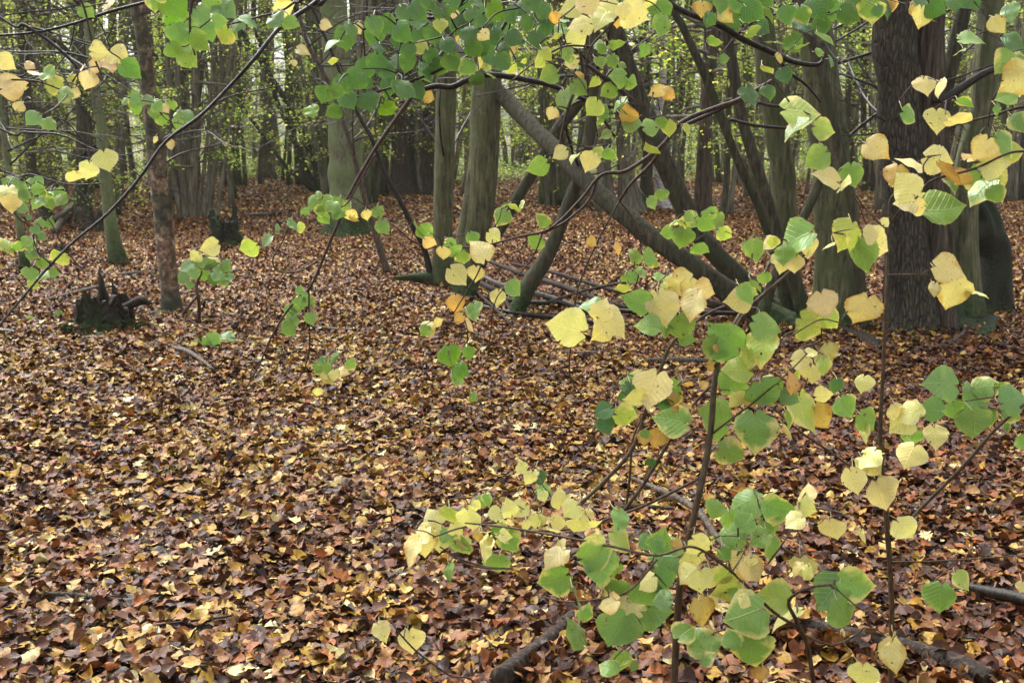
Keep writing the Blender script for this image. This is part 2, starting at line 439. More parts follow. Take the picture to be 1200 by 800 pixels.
# ---------------------------------------------------------------- crowns (leaf clouds on twigs), local coordinates
CG = np.array([lin(128, 160, 66)[:3], lin(156, 184, 80)[:3], lin(186, 204, 98)[:3], lin(222, 218, 126)[:3], lin(98, 134, 70)[:3], lin(238, 228, 164)[:3]])
def crown_mesh(name, z0, z1, reach, nlimb, per, lsize, weights, seed, trunk_r=.06, twigmat=None):
    r_ = np.random.default_rng(seed)
    mb = MB(); pos = []; 
    for i in range(nlimb):
        z = z0 + (z1 - z0) * r_.random(); an = r_.uniform(0, 6.283); L = reach * r_.uniform(.45, 1.15)
        d = np.array([math.cos(an), math.sin(an), 0]); up = r_.uniform(.1, .7)
        p = [np.array([0, 0, z]) + d * (L * t) + np.array([0, 0, up * L * t - .55 * L * t * t]) + r_.normal(0, .05 * L, 3) * t for t in (0, .3, .6, 1.)]
        tube(mb, p, [.012 + .010 * L, .009 + .004 * L, .006, .002], sides=4, m=3, seed=int(r_.integers(1e6)))
        q = catmull(p, 5)
        for _ in range(4):
            k = r_.integers(4, len(q) - 2); an2 = an + r_.normal(0, .9); l2 = L * r_.uniform(.2, .5)
            e = q[k] + np.array([math.cos(an2) * l2, math.sin(an2) * l2, r_.normal(.05, .12) * l2])
            mid = (q[k] + e) / 2 + r_.normal(0, .05 * l2, 3)
            tube(mb, [q[k], mid, e], [.006, .004, .0015], sides=3, m=2)
            qq = catmull([q[k], mid, e], 8)
            kk = per // 5
            ix = r_.integers(2, len(qq), kk)
            pos.append(qq[ix] + r_.normal(0, 1, (kk, 3)) * np.array([.13, .13, .07]))
        ix = r_.integers(6, len(q), per // 5)
        pos.append(q[ix] + r_.normal(0, 1, (per // 5, 3)) * np.array([.12, .12, .07]))
    pos = np.concatenate(pos); n = len(pos)
    sz = lsize * r_.uniform(.65, 1.25, n)
    nrm = r_.normal(0, .55, (n, 3)) + np.array([0, 0, 1.]); nrm /= np.linalg.norm(nrm, axis=1)[:, None]
    t = r_.normal(0, 1, (n, 3)) + np.array([0, 0, -.5]); t -= nrm * (t * nrm).sum(1)[:, None]; t /= np.linalg.norm(t, axis=1)[:, None]
    w = np.cross(nrm, t)
    h = sz[:, None]
    quad = np.stack([pos - t * h * .45, pos + w * h * .45 + nrm * h * .1 - t * h * .1, pos + t * h * .6 - nrm * h * .12, pos - w * h * .45 + nrm * h * .1 - t * h * .1], 1)
    V = quad.reshape(-1, 3)
    b = np.arange(n)[:, None] * 4
    T = np.concatenate([b + np.array([[0, 1, 2]]), b + np.array([[0, 2, 3]])], 1).reshape(-1, 3)
    k = r_.choice(len(CG), n, p=np.array(weights) / sum(weights))
    col = CG[k] * r_.uniform(.8, 1.2, (n, 1)); col = np.repeat(np.column_stack([col, np.ones(n)]), 2, axis=0)
    me = np_mesh(name, V, T, M_CROWN, [('col', 'FLOAT_COLOR', 'FACE', col)], smooth=False)
    bo = MB.build(mb, 'branches', twigmat or M_GREY)
    bm_ = bo.data; bpy.data.objects.remove(bo)
    return me, bm_

W_Y = (3.5, 5, 5, 3, 1.2, 1.4); W_G = (4, 4, 2, 1, 3, .6)
CR = [crown_mesh('crown', .7, 7.5, 2.2, 38, 70, .06, W_Y, 1), crown_mesh('crown', 1.2, 7.5, 2.6, 38, 70, .06, W_G, 2),
      crown_mesh('crown', .4, 5.5, 1.7, 40, 60, .055, W_Y, 3), crown_mesh('crown', 2.0, 8., 3., 42, 70, .065, W_Y, 4)]
CH = [crown_mesh('crown', 5.0, 9.5, 2.4, 22, 50, .085, W_G, 5), crown_mesh('crown', 4.2, 9., 2.0, 18, 45, .085, W_Y, 6)]

# ---------------------------------------------------------------- named trees
BASES = []
def px2r(r, Y): return r * Y / F

def stem_world(Y0, base, pts, extend=8.5, blend=.6):
    """pts: (px, py, r_px[, dY]) bottom to top; first touches the ground"""
    W, R = [], []
    for i, p in enumerate(pts):
        Y = Y0 + (p[3] if len(p) > 3 else 0)
        w = P(p[0], p[1], Y)
        if i == 0 and base: w[2] = float(gh(w[0], w[1])) - .06
        W.append(w); R.append(px2r(p[2], Y))
    if extend:
        d = W[-1] - W[-2]; d /= np.linalg.norm(d)
        z = W[-1][2]; steps = 4; r0 = R[-1]
        if z < extend:
            for k in range(steps):
                d = d * (1 - .25 * blend) + np.array([0, 0, 1]) * .25 * blend + np.random.default_rng(int(abs(W[0][0]) * 1000) + k).normal(0, .05, 3)
                d /= np.linalg.norm(d)
                L = (extend - z) / steps
                W.append(W[-1] + d * L / max(.4, d[2])); R.append(r0 * (1 - .85 * (k + 1) / steps))
    return W, R

def tree(name, label, cat, base_px, stems, mat, group=None, crown=None, part='stem', flute=.035, flare=.35, noise=.05, Y=None, crown_scale=1., mats=None, fh=.22, wob=.012, extend=8.5, limbs=14):
    bp = G(*base_px)
    Y0 = bp[1] if Y is None else Y
    root = thing(name, bp, label, cat, group)
    allX = []
    for i, s in enumerate(stems):
        ex = extend
        if s[0] == 'dead': s = s[1:]; ex = 0
        W, R = stem_world(Y0, s[0][1] > 200 and s[0][2] > 0, s, ex)
        mb = MB()
        big = max(R) > .07
        tube(mb, W, R, sides=20 if big else 12 if max(R) > .03 else 8, m=9 if big else 7, flute=flute, noise=.14 if (mats or {}).get(i) is M_MOSSROOT else noise, flare=flare, wob=wob * (Y0 / 12), seed=i * 7 + int(base_px[0]), fh=fh)
        mb.build(part, (mats or {}).get(i, mat), root)
        if W[0][2] < .3 and W[0][1] < 22: BASES.append((W[0][0], W[0][1], R[0] * 1.25))
        allX.append(catmull(W, 6))
    if limbs:
        lr = np.random.default_rng(int(base_px[0]) + 5); lm = MB()
        for k in range(limbs):
            X = allX[0]; ok = [x for x in X if 1.2 < x[2] < 5.5]
            if not ok: continue
            p0 = ok[lr.integers(0, len(ok))]; L = lr.uniform(.9, 2.8); an = lr.uniform(0, 6.28); up = lr.uniform(-.1, .9)
            dd = np.array([math.cos(an), math.sin(an) * .6, up]); dd /= np.linalg.norm(dd)
            q = [p0]; v = dd.copy()
            for _ in range(5):
                v = v + lr.normal(0, .16, 3) + np.array([0, 0, -.05]); v /= np.linalg.norm(v); q.append(q[-1] + v * L / 5)
            r0 = lr.uniform(.006, .016)
            Z, _ = tube(lm, q, np.linspace(r0, .0025, 6), sides=5, m=3)
            for _ in range(5):
                a = Z[lr.integers(3, len(Z) - 1)]; v2 = v + lr.normal(0, .7, 3); v2 /= np.linalg.norm(v2); l2 = L * lr.uniform(.15, .45)
                tube(lm, [a, a + v2 * l2 * .5 + lr.normal(0, .04, 3), a + v2 * l2], [.004, .003, .0015], sides=4, m=2)
        if lm.f: lm.build('limbs', M_BLACK, root)
    if crown is not None:
        cm, bmh = crown
        c1 = link('branches', bmh, root); c2 = link('crown', cm, root)
        off = (W_top_xy(stems, Y0) - bp) if False else np.zeros(3)
        for c in (c1, c2):
            c.scale = (crown_scale,) * 3; c.rotation_euler = (0, 0, base_px[0] * 1.7 % 6.28)
    return root

# left side
tree('cherry_tree', 'wild cherry with peeling reddish brown bark at the left, moss at its foot', 'tree', (204, 368),
     [[(204, 368, 9.5), (200, 340, 9), (194, 295, 10.5), (188, 240, 11), (183, 190, 10.5), (176, 130, 8.5), (172, 80, 8), (165, 30, 8), (161, -5, 8)]], M_PEEL, part='trunk', crown=CH[0], flare=.5)
tree('young_tree', 'slender leaning tree with a green mossy foot, between the cherry and the left edge', 'tree', (142, 313),
     [[(142, 314, 8.5), (136, 293, 8), (129, 260, 7), (124, 220, 7), (120, 170, 6.2), (112, 110, 5.6), (106, 60, 5), (100, -5, 5)]], M_MOSSY, part='trunk', crown=CH[1], flare=.5)
tree('young_tree', 'dark upright trunk rising beside the reddish rotten stump on the left', 'tree', (97, 262),
     [[(97, 264, 8), (95, 200, 6.5), (94, 120, 6), (98, 50, 6), (101, -5, 6)], [(102, 262, 4), (107, 215, 4), (104, 150, 4), (96, 110, 3.6), (84, 70, 3), (60, 45, 2.5), (20, 28, 2)]], M_DARK, part='trunk', crown=CR[2])
tree('young_tree', 'thin tree with a mossy foot, nearest the lower left edge', 'tree', (30, 318),
     [[(30, 318, 6), (26, 285, 4.5), (19, 250, 4), (10, 205, 3.8), (2, 150, 3.5), (-6, 90, 3.4)]], M_MOSSY, part='trunk', crown=CH[1])
tree('young_tree', 'crooked tree leaning left with a side limb touching the leaves, far left', 'tree', (60, 262),
     [[(60, 262, 7), (49, 235, 6.5), (38, 200, 6), (36, 150, 5.5), (32, 100, 5.5), (27, 50, 5.5), (22, -5, 5)]], M_DARK, part='trunk', crown=CR[2])
tree('lime_tree', 'broad pale grey trunk standing behind the crooked tree at far left', 'tree', (52, 232),
     [[(52, 232, 13), (52, 160, 11), (50, 80, 11), (46, -5, 10)]], M_GREY, part='trunk', crown=CR[0])
tree('coppiced_lime', 'coppice stool of many slim upright poles just right of the cherry', 'coppiced tree', (236, 256),
     [[(229, 254, 5.4), (228, 190, 4.7), (228, 120, 4.3), (228, 60, 4.2), (226, -5, 4.0)],
      [(211, 252, 3.6), (206, 200, 3.3), (200, 130, 3.2), (195, 60, 2.9), (194, -5, 2.9)],
      [(218, 254, 4.3), (212, 170, 4.0), (208, 80, 3.6), (206, -5, 3.6)],
      [(232, 258, 2.9), (238, 190, 2.4), (248, 100, 2.2), (255, 20, 2.2), (258, -5, 2.2)],
      [(237, 256, 3.6), (245, 190, 2.9), (256, 110, 2.7), (262, 30, 2.5), (264, -5, 2.5)],
      [(245, 260, 4.3), (253, 190, 3.2), (264, 110, 3.0), (270, 30, 2.9), (272, -5, 2.9)],
      [(253, 255, 2.9), (262, 195, 2.3), (271, 120, 2.3), (277, 50, 2.2), (280, -5, 2.2)],
      [(204, 257, 4.3), (196, 222, 3.3), (184, 180, 3.0), (160, 125, 2.9), (125, 60, 2.5), (110, 20, 2.2)],
      [(205, 262, 2.2), (190, 230, 1.8), (186, 190, 1.6), (198, 130, 1.4)]], M_GREY, crown=CR[0], flare=.05, flute=.02, wob=.02)
tree('lime_tree', 'big straight trunk furred with green moss at its flared foot, left of centre', 'tree', (408, 277),
     [[(408, 280, 28), (407, 262, 24), (406, 232, 21), (404, 190, 19.5), (402, 150, 18.5), (397, 75, 16.5), (391, -5, 15)]], M_MOSSY, part='trunk', crown=CH[0], flare=.3, fh=.3, flute=.05)
tree('coppiced_lime', 'coppice stool fanning thin arching poles to the left, beside the mossy trunk', 'coppiced tree', (380, 225),
     [[(378, 224, 6), (365, 190, 4), (345, 140, 3.4), (330, 110, 3.2), (300, 60, 3), (268, 15, 2.6)],
      [(376, 226, 6), (350, 180, 3.6), (325, 120, 3), (308, 60, 3), (297, -5, 3)],
      [(380, 224, 8), (373, 150, 6), (368, 60, 5.2), (364, -5, 5)],
      [(384, 222, 7), (378, 160, 5), (376, 80, 5), (374, -5, 5)],
      [(374, 227, 4), (350, 208, 3), (330, 190, 2.4), (300, 150, 2)],
      [(384, 224, 5), (388, 130, 3), (372, 70, 2.4), (350, 20, 2)]], M_DARK, crown=CR[1], flare=.2, wob=.02)
tree('coppiced_lime', 'cluster of tall brown poles with a fluted base, behind and right of the mossy trunk', 'coppiced tree', (474, 229),
     [[(475, 230, 17), (472, 190, 12), (468, 120, 10), (462, 50, 9), (458, -5, 9)],
      [(441, 226, 7), (437, 120, 5.5), (431, 40, 5), (427, -5, 5)],
      [(448, 228, 6), (447, 150, 4), (446, 60, 4), (444, -5, 4)],
      [(503, 228, 9), (500, 130, 6.5), (497, -5, 6)],
      [(494, 228, 6), (490, 150, 4), (488, -5, 4)]], M_RED, crown=CR[1], flare=.3, mats={1: M_DARK, 2: M_DARK, 4: M_GREY})
tree('dead_pole', 'thin dead grey pole leaning left between the mossy trunk and the centre trunk', 'dead tree', (456, 321),
     [['dead', (456, 322, 4), (441, 273, 3.6), (421, 203, 3.2), (405, 150, 2.6), (386, 100, 2.6), (362, 55, 2.2), (345, 5, 2)][0:]], M_DEAD, part='trunk', extend=0)
tree('coppiced_lime', 'smooth grey-green tree in the centre with a mossy root running left', 'coppiced tree', (522, 340),
     [[(522, 343, 15), (521, 322, 13), (521, 260, 11.5), (522, 180, 11.5), (522, 100, 12), (520, 40, 12), (518, -5, 12)],
      [(509, 324, 4), (497, 296, 3.4), (481, 263, 3), (466, 230, 3), (450, 198, 2.8), (436, 160, 2.5), (415, 120, 2)],
      ['dead', (520, 336, 9), (505, 328, 7), (485, 325, 4), (463, 326, 2)]], M_LIME, part='stem', crown=CH[0], flare=.35, mats={1: M_BLACK, 2: M_MOSS})
tree('coppiced_lime', 'twin-stemmed grey-green tree right of the centre trunk, with a thin limb arching right', 'coppiced tree', (543, 352),
     [[(546, 354, 13), (549, 310, 13), (560, 250, 16), (567, 180, 17), (570, 110, 17), (577, 45, 12.5), (581, -5, 11.5)],
      [(539, 350, 8), (541, 300, 7.5), (551, 235, 8), (557, 170, 7), (559, 110, 6.5), (560, 60, 6), (560, -5, 6)],
      [(546, 348, 6), (568, 300, 6.5), (592, 260, 6.5), (622, 205, 6.5), (654, 150, 7), (681, 113, 6.5), (689, 60, 6), (692, -5, 5.5)]], M_LIME, crown=CH[1], flare=.3, mats={2: M_DARK})
tree('lime_tree', 'dark leaning stem whose foot stands by the heap of fallen branches', 'tree', (598, 373),
     [[(598, 375, 9), (619, 338, 9.5), (640, 305, 9), (656, 268, 8), (668, 235, 7.5), (680, 200, 7), (690, 150, 6.5), (695, 90, 6), (698, -5, 6)]], M_DARK, part='trunk', flare=.15)
# right-hand stool with the two big leaning stems
tree('coppiced_lime', 'large coppice stool right of centre whose long stems lean far to the left', 'coppiced tree', (965, 386),
     [[(982, 392, 32), (984, 345, 29), (983, 290, 26), (978, 240, 24), (972, 180, 22), (965, 120, 21), (958, 60, 20), (952, -5, 18)],
      [(945, 392, 17), (900, 372, 14, .1), (850, 340, 13), (800, 303, 12, -.1), (750, 267, 11.5), (700, 225, 10.5, .2), (650, 175, 9.5, .6), (600, 125, 9, 1.2), (567, 92, 8, 1.6), (530, 55, 7, 2.), (490, 20, 6, 2.3), (460, -8, 5, 2.6)],
      [(935, 388, 16, .5), (905, 365, 13, .6), (870, 330, 11.5, .6), (838, 298, 11, .6), (812, 268, 11, .6), (800, 238, 11.5, .6), (781, 198, 11, .6), (756, 140, 13, .6), (744, 100, 10.5, .6), (729, 60, 10.5, .6), (716, 20, 10.5, .6), (706, -5, 10, .6)],
      [(926, 372, 15, 1.2), (925, 300, 13, 1.2), (921, 240, 13.5, 1.2), (917, 190, 14, 1.2), (903, 100, 14, 1.2), (895, 40, 13, 1.2), (890, -5, 12, 1.2)],
      [(948, 388, 9), (935, 340, 7.5), (913, 280, 7), (889, 205, 7), (868, 135, 6.5), (857, 70, 6.5), (848, 15, 6.5), (845, -5, 6)],
      [(930, 385, 7, .3), (905, 290, 5.5, .3), (888, 240, 5, .3), (866, 190, 5, .3), (850, 150, 5, .3), (828, 92, 5, .3), (800, 30, 4.5, .3), (785, -5, 4, .3)],
      [(1012, 388, 9, -.2), (1008, 330, 6.5, -.3), (1002, 265, 5.5, -.4), (990, 200, 5, -.4), (976, 140, 5.5, -.4), (964, 90, 6, -.4), (950, 45, 6, -.4), (932, -5, 6, -.4)],
      ['dead', (884, 378, 8, -.3), (905, 330, 6, -.3), (926, 284, 5.5, -.3), (944, 250, 5.5, -.3), (959, 215, 5.5, -.3), (972, 176, 4, -.3)],
      ['dead', (985, 384, 14, -.2), (1012, 398, 8, -.5), (1032, 416, 6, -.8), (1048, 438, 3, -1.1)],
      ['dead', (962, 400, 42, .1), (962, 382, 30, .1), (958, 364, 14, .1), (957, 356, 5, .1)],
      ['dead', (930, 396, 9, -.1), (880, 372, 5, .2), (820, 352, 4, .4), (770, 342, 2.5, .7)]], M_LIME, crown=CH[0],
     mats={1: M_DARK, 2: M_DARK, 4: M_DARK, 5: M_DARK, 6: M_DARK, 7: M_DARK, 8: M_LOG, 9: M_MOSSROOT, 10: M_LOG}, flare=.25, fh=.25, flute=.045, wob=.006)
tree('coppiced_lime', 'massive dark stool on the right with deeply furrowed bark and a mossy flank', 'coppiced tree', (1085, 388),
     [[(1068, 394, 29), (1064, 340, 26), (1060, 275, 24.5), (1057, 180, 24.5), (1052, 100, 24), (1047, -5, 24)],
      [(1102, 392, 17), (1097, 330, 15.5), (1092, 240, 15), (1089, 150, 16.5), (1090, 60, 16.5), (1093, -5, 17)],
      [(1112, 386, 18, .2), (1108, 290, 12, .2), (1104, 200, 9, .2), (1107, 120, 8, .2), (1119, 60, 8, .2), (1133, -5, 8, .2)],
      [(1130, 384, 20, .3), (1129, 320, 17, .3), (1130, 260, 15.5, .3), (1135, 200, 15.5, .3), (1149, 130, 14.5, .3), (1157, 60, 13.5, .3), (1162, -5, 13.5, .3)],
      ['dead', (1150, 348, 30, .9), (1156, 322, 25, .9), (1160, 298, 20, .9), (1154, 275, 20, .9), (1153, 255, 15, .9), (1146, 238, 13, .9), (1140, 224, 4, .9)],
      ['dead', (1092, 118, 4, -.2), (1110, 114, 5, -.2), (1130, 101, 4.5, -.2), (1150, 88, 4, -.2), (1172, 78, 3, -.2)],
      ['dead', (1110, 388, 16, -.1), (1135, 398, 9, -.2), (1160, 388, 5, 0), (1190, 380, 3, .2)],
      ['dead', (1098, 402, 46, .15), (1096, 384, 34, .15), (1092, 366, 16, .15), (1090, 358, 5, .15)],
      ['dead', (1045, 398, 16, -.2), (1024, 402, 10, -.2), (1000, 394, 6, 0)]], M_FURROW, crown=CH[1],
     mats={1: M_RED, 2: M_DARK, 3: M_LIME, 4: M_MOSSROOT, 5: M_BLACK, 6: M_LOG, 7: M_MOSSROOT, 8: M_LOG}, flare=.3, fh=.25, flute=.09, noise=.06, wob=.006)
tree('lime_tree', 'brown upright trunk between the leaning stems and the right-hand stool', 'tree', (828, 268),
     [[(827, 268, 9), (828, 220, 7), (829, 130, 7.5), (832, 60, 8), (831, -5, 8)], [(815, 262, 3), (818, 200, 2.5), (822, 140, 2.5), (838, 60, 2.5), (846, 20, 2)]], M_RED, part='trunk', crown=CR[1], crown_scale=1.1)
tree('silver_birch', 'white-barked birch seen past the leaning stems', 'tree', (776, 244),
     [[(777, 246, 8), (772, 215, 6.5), (768, 180, 5), (770, 150, 4.5), (776, 110, 4.5), (779, 60, 4.5), (783, -5, 4.5)]], M_WHITE, part='trunk', crown=CH[1], crown_scale=1.05, limbs=0)
tree('lime_tree', 'straight dark trunk just left of the white birch', 'tree', (757, 242),
     [[(758, 242, 9), (757, 190, 6.5), (757, 100, 6), (755, -5, 6)]], M_DARK, part='trunk', crown=CR[3], crown_scale=1.1)
tree('coppiced_lime', 'pair of pale grey-green trunks behind the crossing leaning stems', 'coppiced tree', (728, 246),
     [[(738, 247, 11), (732, 200, 8.5), (730, 140, 8), (728, 60, 8), (725, -5, 8)], [(716, 245, 8), (712, 200, 6.5), (708, 120, 6), (700, 60, 6), (694, -5, 6)], [(750, 246, 7), (742, 215, 4), (735, 190, 3)]], M_GREY, crown=CR[3])
tree('lime_tree', 'grey trunk at the right edge beyond the big furrowed stool', 'tree', (1178, 218),
     [[(1178, 218, 13), (1178, 150, 10.5), (1180, 60, 10), (1183, -5, 9.5)]], M_GREY, part='trunk', crown=CR[0])
tree('slim_tree', 'two thin reddish stems between the big trunks on the right', 'tree', (1008, 232),
     [[(997, 232, 3.5), (996, 150, 3), (994, -5, 3)], [(1012, 232, 4), (1013, 120, 3.4), (1014, -5, 3.2)], [(1024, 234, 3), (1021, 150, 2.4), (1016, 60, 2.2), (1010, -5, 2)]], M_RED, crown=CR[1])
tree('slim_tree', 'slim dark pole leaning slightly in the gap right of the upright brown trunk', 'tree', (845, 262),
     [[(845, 262, 4), (853, 180, 3.6), (856, 90, 3.4), (852, -5, 3.2)]], M_DARK, part='trunk', crown=CR[3])
tree('slim_tree', 'cluster of thin brown trunks at far right behind a curving stick', 'coppiced tree', (1150, 226),
     [[(1117, 226, 5), (1117, 120, 4.2), (1118, -5, 4)], [(1196, 226, 5), (1197, 120, 4.5), (1200, -5, 4)], [(1206, 230, 8), (1206, 120, 7), (1204, -5, 6)]], M_RED, crown=CR[0])

# ---------------------------------------------------------------- far woodland: prototypes and copies
def proto(kind, seed):
    r_ = np.random.default_rng(seed)
    root = thing({'slim': 'slim_tree', 'stout': 'lime_tree', 'stool': 'coppiced_lime'}[kind], (0, 0, 0), 'x', 'tree')
    if kind == 'stool':
        for k in range(r_.integers(9, 15)):
            an = r_.uniform(0, 6.28); b = np.array([math.cos(an), math.sin(an), 0]) * r_.uniform(.15, .55)
            lean = b * r_.uniform(.4, 3.); r0 = r_.uniform(.028, .085)
            mb = MB(); pts = [b + np.array([0, 0, -.1]), b + lean * .2 + [0, 0, 1.5], b + lean * .5 + [0, 0, 4], b + lean + [0, 0, 9.5]]
            pts = [np.array(p) + r_.normal(0, .06, 3) * (i > 0) for i, p in enumerate(pts)]
            tube(mb, pts, [r0 * 1.3, r0, r0 * .85, r0 * .4], sides=7, m=5, wob=.03, seed=seed + k, ground=0., flute=.03, flare=.2)
            mb.build('stem', (M_LIME, M_GREY, M_PALE)[(seed + k) % 3], root)
    else:
        r0 = r_.uniform(.05, .08) if kind == 'slim' else r_.uniform(.13, .2)
        mb = MB(); le = r_.normal(0, .35, 2) if kind == 'slim' else r_.normal(0, .15, 2)
        pts = [(0, 0, -.1), (le[0] * .3, le[1] * .3, 2.5), (le[0] * .7, le[1] * .7, 5.5), (le[0] * 1.3, le[1] * 1.3, 10)]
        tube(mb, pts, [r0 * 1.25, r0, r0 * .85, r0 * .4], sides=9, m=6, wob=.04, seed=seed, ground=0., flute=.03, flare=.3)
        mb.build('trunk', (M_PALE, M_GREY, M_LIME)[seed % 3], root)
    cm, bmh = CR[seed % 4]
    link('branches', bmh, root); link('crown', cm, root)
    return root

protos = [proto('slim', 1), proto('slim', 2), proto('slim', 3), proto('stout', 4), proto('stout', 6), proto('stool', 7), proto('stool', 8), proto('stool', 9)]
zones = [(-999, 300, 'left of the mossy trunk'), (300, 640, 'behind the centre trunks'), (640, 880, 'behind the leaning stems'), (880, 9999, 'at the far right')]
kinds = {'slim_tree': 'slim', 'lime_tree': 'stout', 'coppiced_lime': 'many-stemmed'}
fr = np.random.default_rng(42)
used = set()
nfar = 0
spots = []
def pole_proto(seed):
    r_ = np.random.default_rng(seed); root = thing('slim_pole', (0, 0, 0), 'x', 'tree')
    r0 = r_.uniform(.03, .055); le = r_.normal(0, .45, 2); mb = MB()
    tube(mb, [(0, 0, -.1), (le[0] * .3 + .03, le[1] * .3, 2.2), (le[0] * .8, le[1] * .8, 5.5), (le[0] * 1.5, le[1] * 1.5, 9.5)], [r0 * 1.3, r0, r0 * .8, r0 * .3], sides=8, m=6, wob=.05, seed=seed, ground=0., flute=.02, flare=.3)
    mb.build('trunk', (M_PALE, M_GREY, M_LIME)[seed % 3], root)
    link('branches', CH[seed % 2][1], root); link('crown', CH[seed % 2][0], root)
    return root
pp = [pole_proto(k) for k in (61, 62, 63, 64)]
for k in range(64):
    pxx = fr.uniform(-40, 385) if k % 2 else fr.uniform(415, 1200); Y = fr.uniform(21, 38)
    x = (pxx - 600) / F * Y / cp
    o = pp[k] if k < 4 else copy_tree(pp[k % 4])
    o.location = (x, Y, float(gh(x, Y))); o.rotation_euler = (0, 0, fr.uniform(0, 6.28)); sc_ = fr.uniform(.85, 1.25); o.scale = (sc_, sc_, sc_)
    z = [z for z in zones if z[0] <= pxx < z[1]][0]
    tag(o, 'thin pale upright pole of a tree %s' % z[2], 'tree', 'thin pale poles %s' % z[2])
for Yc, cnt in ((25.5, 9), (29, 14), (34, 19), (40, 24), (47, 26), (57, 30), (70, 32)):
    for k in range(cnt):
        pxx = -120 + 1440 * (k + fr.uniform(.1, .9)) / cnt
        spots.append((pxx, Yc + fr.uniform(-2.5, 3.5)))
for pxx, Y in spots:
    if Y < 31 and 240 < pxx < 370: Y += 9
    if Y < 36 and 850 < pxx < 890: continue
    x = (pxx - 600) / F * Y / cp
    k = int(fr.choice(8, p=[.14, .14, .14, .07, .06, .15, .15, .15]))
    o = protos[k] if k not in used else copy_tree(protos[k])
    used.add(k)
    o.location = (x, Y, float(gh(x, Y))); o.rotation_euler = (0, 0, fr.uniform(0, 6.28)); s = fr.uniform(.85, 1.2); o.scale = (s, s, s)
    z = [z for z in zones if z[0] <= pxx < z[1]][0]
    kd = kinds[o.name.split('.')[0]]
    dist = 'middle distance' if Y < 36 else 'far background'
    tag(o, '%s tree in the %s %s' % (kd, dist, z[2]), 'tree', '%s trees in the %s %s' % (kd, dist, z[2]))

# low undergrowth along the far edge of the clearing
def undergrowth():
    n = 110000
    y = 37 + 40 * rng.random(n) ** 1.3; x = rng.uniform(-1, 1, n) * (.5 * y + 6)
    bumps = np.clip(.5 + .6 * np.sin(x * .55 + 1.3 * np.sin(y * .4)) + .3 * np.sin(x * 1.7 + y), .12, 1.4)
    z = gh(x, y) + rng.random(n) * bumps * np.clip((y - 36) / 4, .25, 1.3) * 1.0
    pos = np.stack([x, y, z], 1)
    nrm = rng.normal(0, .5, (n, 3)) + [0, -.2, 1]; nrm /= np.linalg.norm(nrm, axis=1)[:, None]
    t = rng.normal(0, 1, (n, 3)); t -= nrm * (t * nrm).sum(1)[:, None]; t /= np.linalg.norm(t, axis=1)[:, None]
    w = np.cross(nrm, t); h = rng.uniform(.05, .12, n)[:, None]
    V = np.stack([pos - t * h * .5, pos + w * h * .5, pos + t * h * .6, pos - w * h * .5], 1).reshape(-1, 3)
    b = np.arange(n)[:, None] * 4
    T = np.concatenate([b + [[0, 1, 2]], b + [[0, 2, 3]]], 1).reshape(-1, 3)
    k = rng.choice(len(CG), n, p=np.array([4, 4, 2, 1.5, 4, 1]) / 16.5)
    col = np.repeat(np.column_stack([CG[k] * rng.uniform(.4, .9, (n, 1)), np.ones(n)]), 2, axis=0)
    tag(link('undergrowth', np_mesh('undergrowth', V, T, M_CROWN, [('col', 'FLOAT_COLOR', 'FACE', col)], smooth=False)),
        'low green undergrowth along the far edge of the clearing', 'undergrowth', kind='stuff')
undergrowth()

# ---------------------------------------------------------------- stumps
def stump(label, px, py, wpx, hpx, mat, seed, jag=.5, part_moss=True, spikes=(), hollow=.68):
    b = G(px, py); Y = b[1]; BASES.append((b[0], b[1], wpx / 2 * Y / F * 1.2))
    root = thing('tree_stump', b, label, 'tree stump')
    r = wpx / 2 * Y / F; h = hpx * Y / F
    r_ = np.random.default_rng(seed)
    S = 44; th = np.linspace(0, 2 * np.pi, S, endpoint=False)
    lump = 1 + sum(a * np.cos(k * th + r_.uniform(0, 6.28)) for k, a in ((2, .1), (3, .1), (5, .07), (9, .05), (13, .03)))
    ht = .62 + jag * sum(a * np.cos(k * th + r_.uniform(0, 6.28)) for k, a in ((2, .3), (5, .3), (9, .25), (14, .2)))
    for an, wd, hh in spikes: ht = np.maximum(ht, hh * np.exp(-((np.angle(np.exp(1j * (th - an)))) / wd) ** 2))
    ht = np.clip(ht, .25, 1.3)
    rings = []; U = np.linspace(0, 1, 12)
    for u in U:
        z = u * ht * h - .04 * (u == 0)
        rr = r * lump * (1 + .35 * np.exp(-u * 5) + .05 * u + r_.normal(0, .05, S))
        rings.append(np.stack([b[0] + rr * np.cos(th), b[1] + rr * np.sin(th), b[2] + z], 1))
    for u in (1., .8, .6, .35):
        z = np.maximum(.15, u * ht) * h
        rr = r * lump * hollow * (.85 + .15 * u) * (1 + r_.normal(0, .04, S))
        rings.append(np.stack([b[0] + rr * np.cos(th), b[1] + rr * np.sin(th), b[2] + z], 1))
    V = np.concatenate(rings); n = len(rings)
    Fc = [(i * S + j, i * S + (j + 1) % S, (i + 1) * S + (j + 1) % S, (i + 1) * S + j) for i in range(n - 1) for j in range(S)]
    Fc.append(tuple((n - 1) * S + j for j in range(S)))
    mb = MB(); mb.add(V, Fc); mb.build('trunk_shell', mat, root, smooth=False)
    if part_moss: moss_clump(root, b, r, r_)
    return root, b, r, h

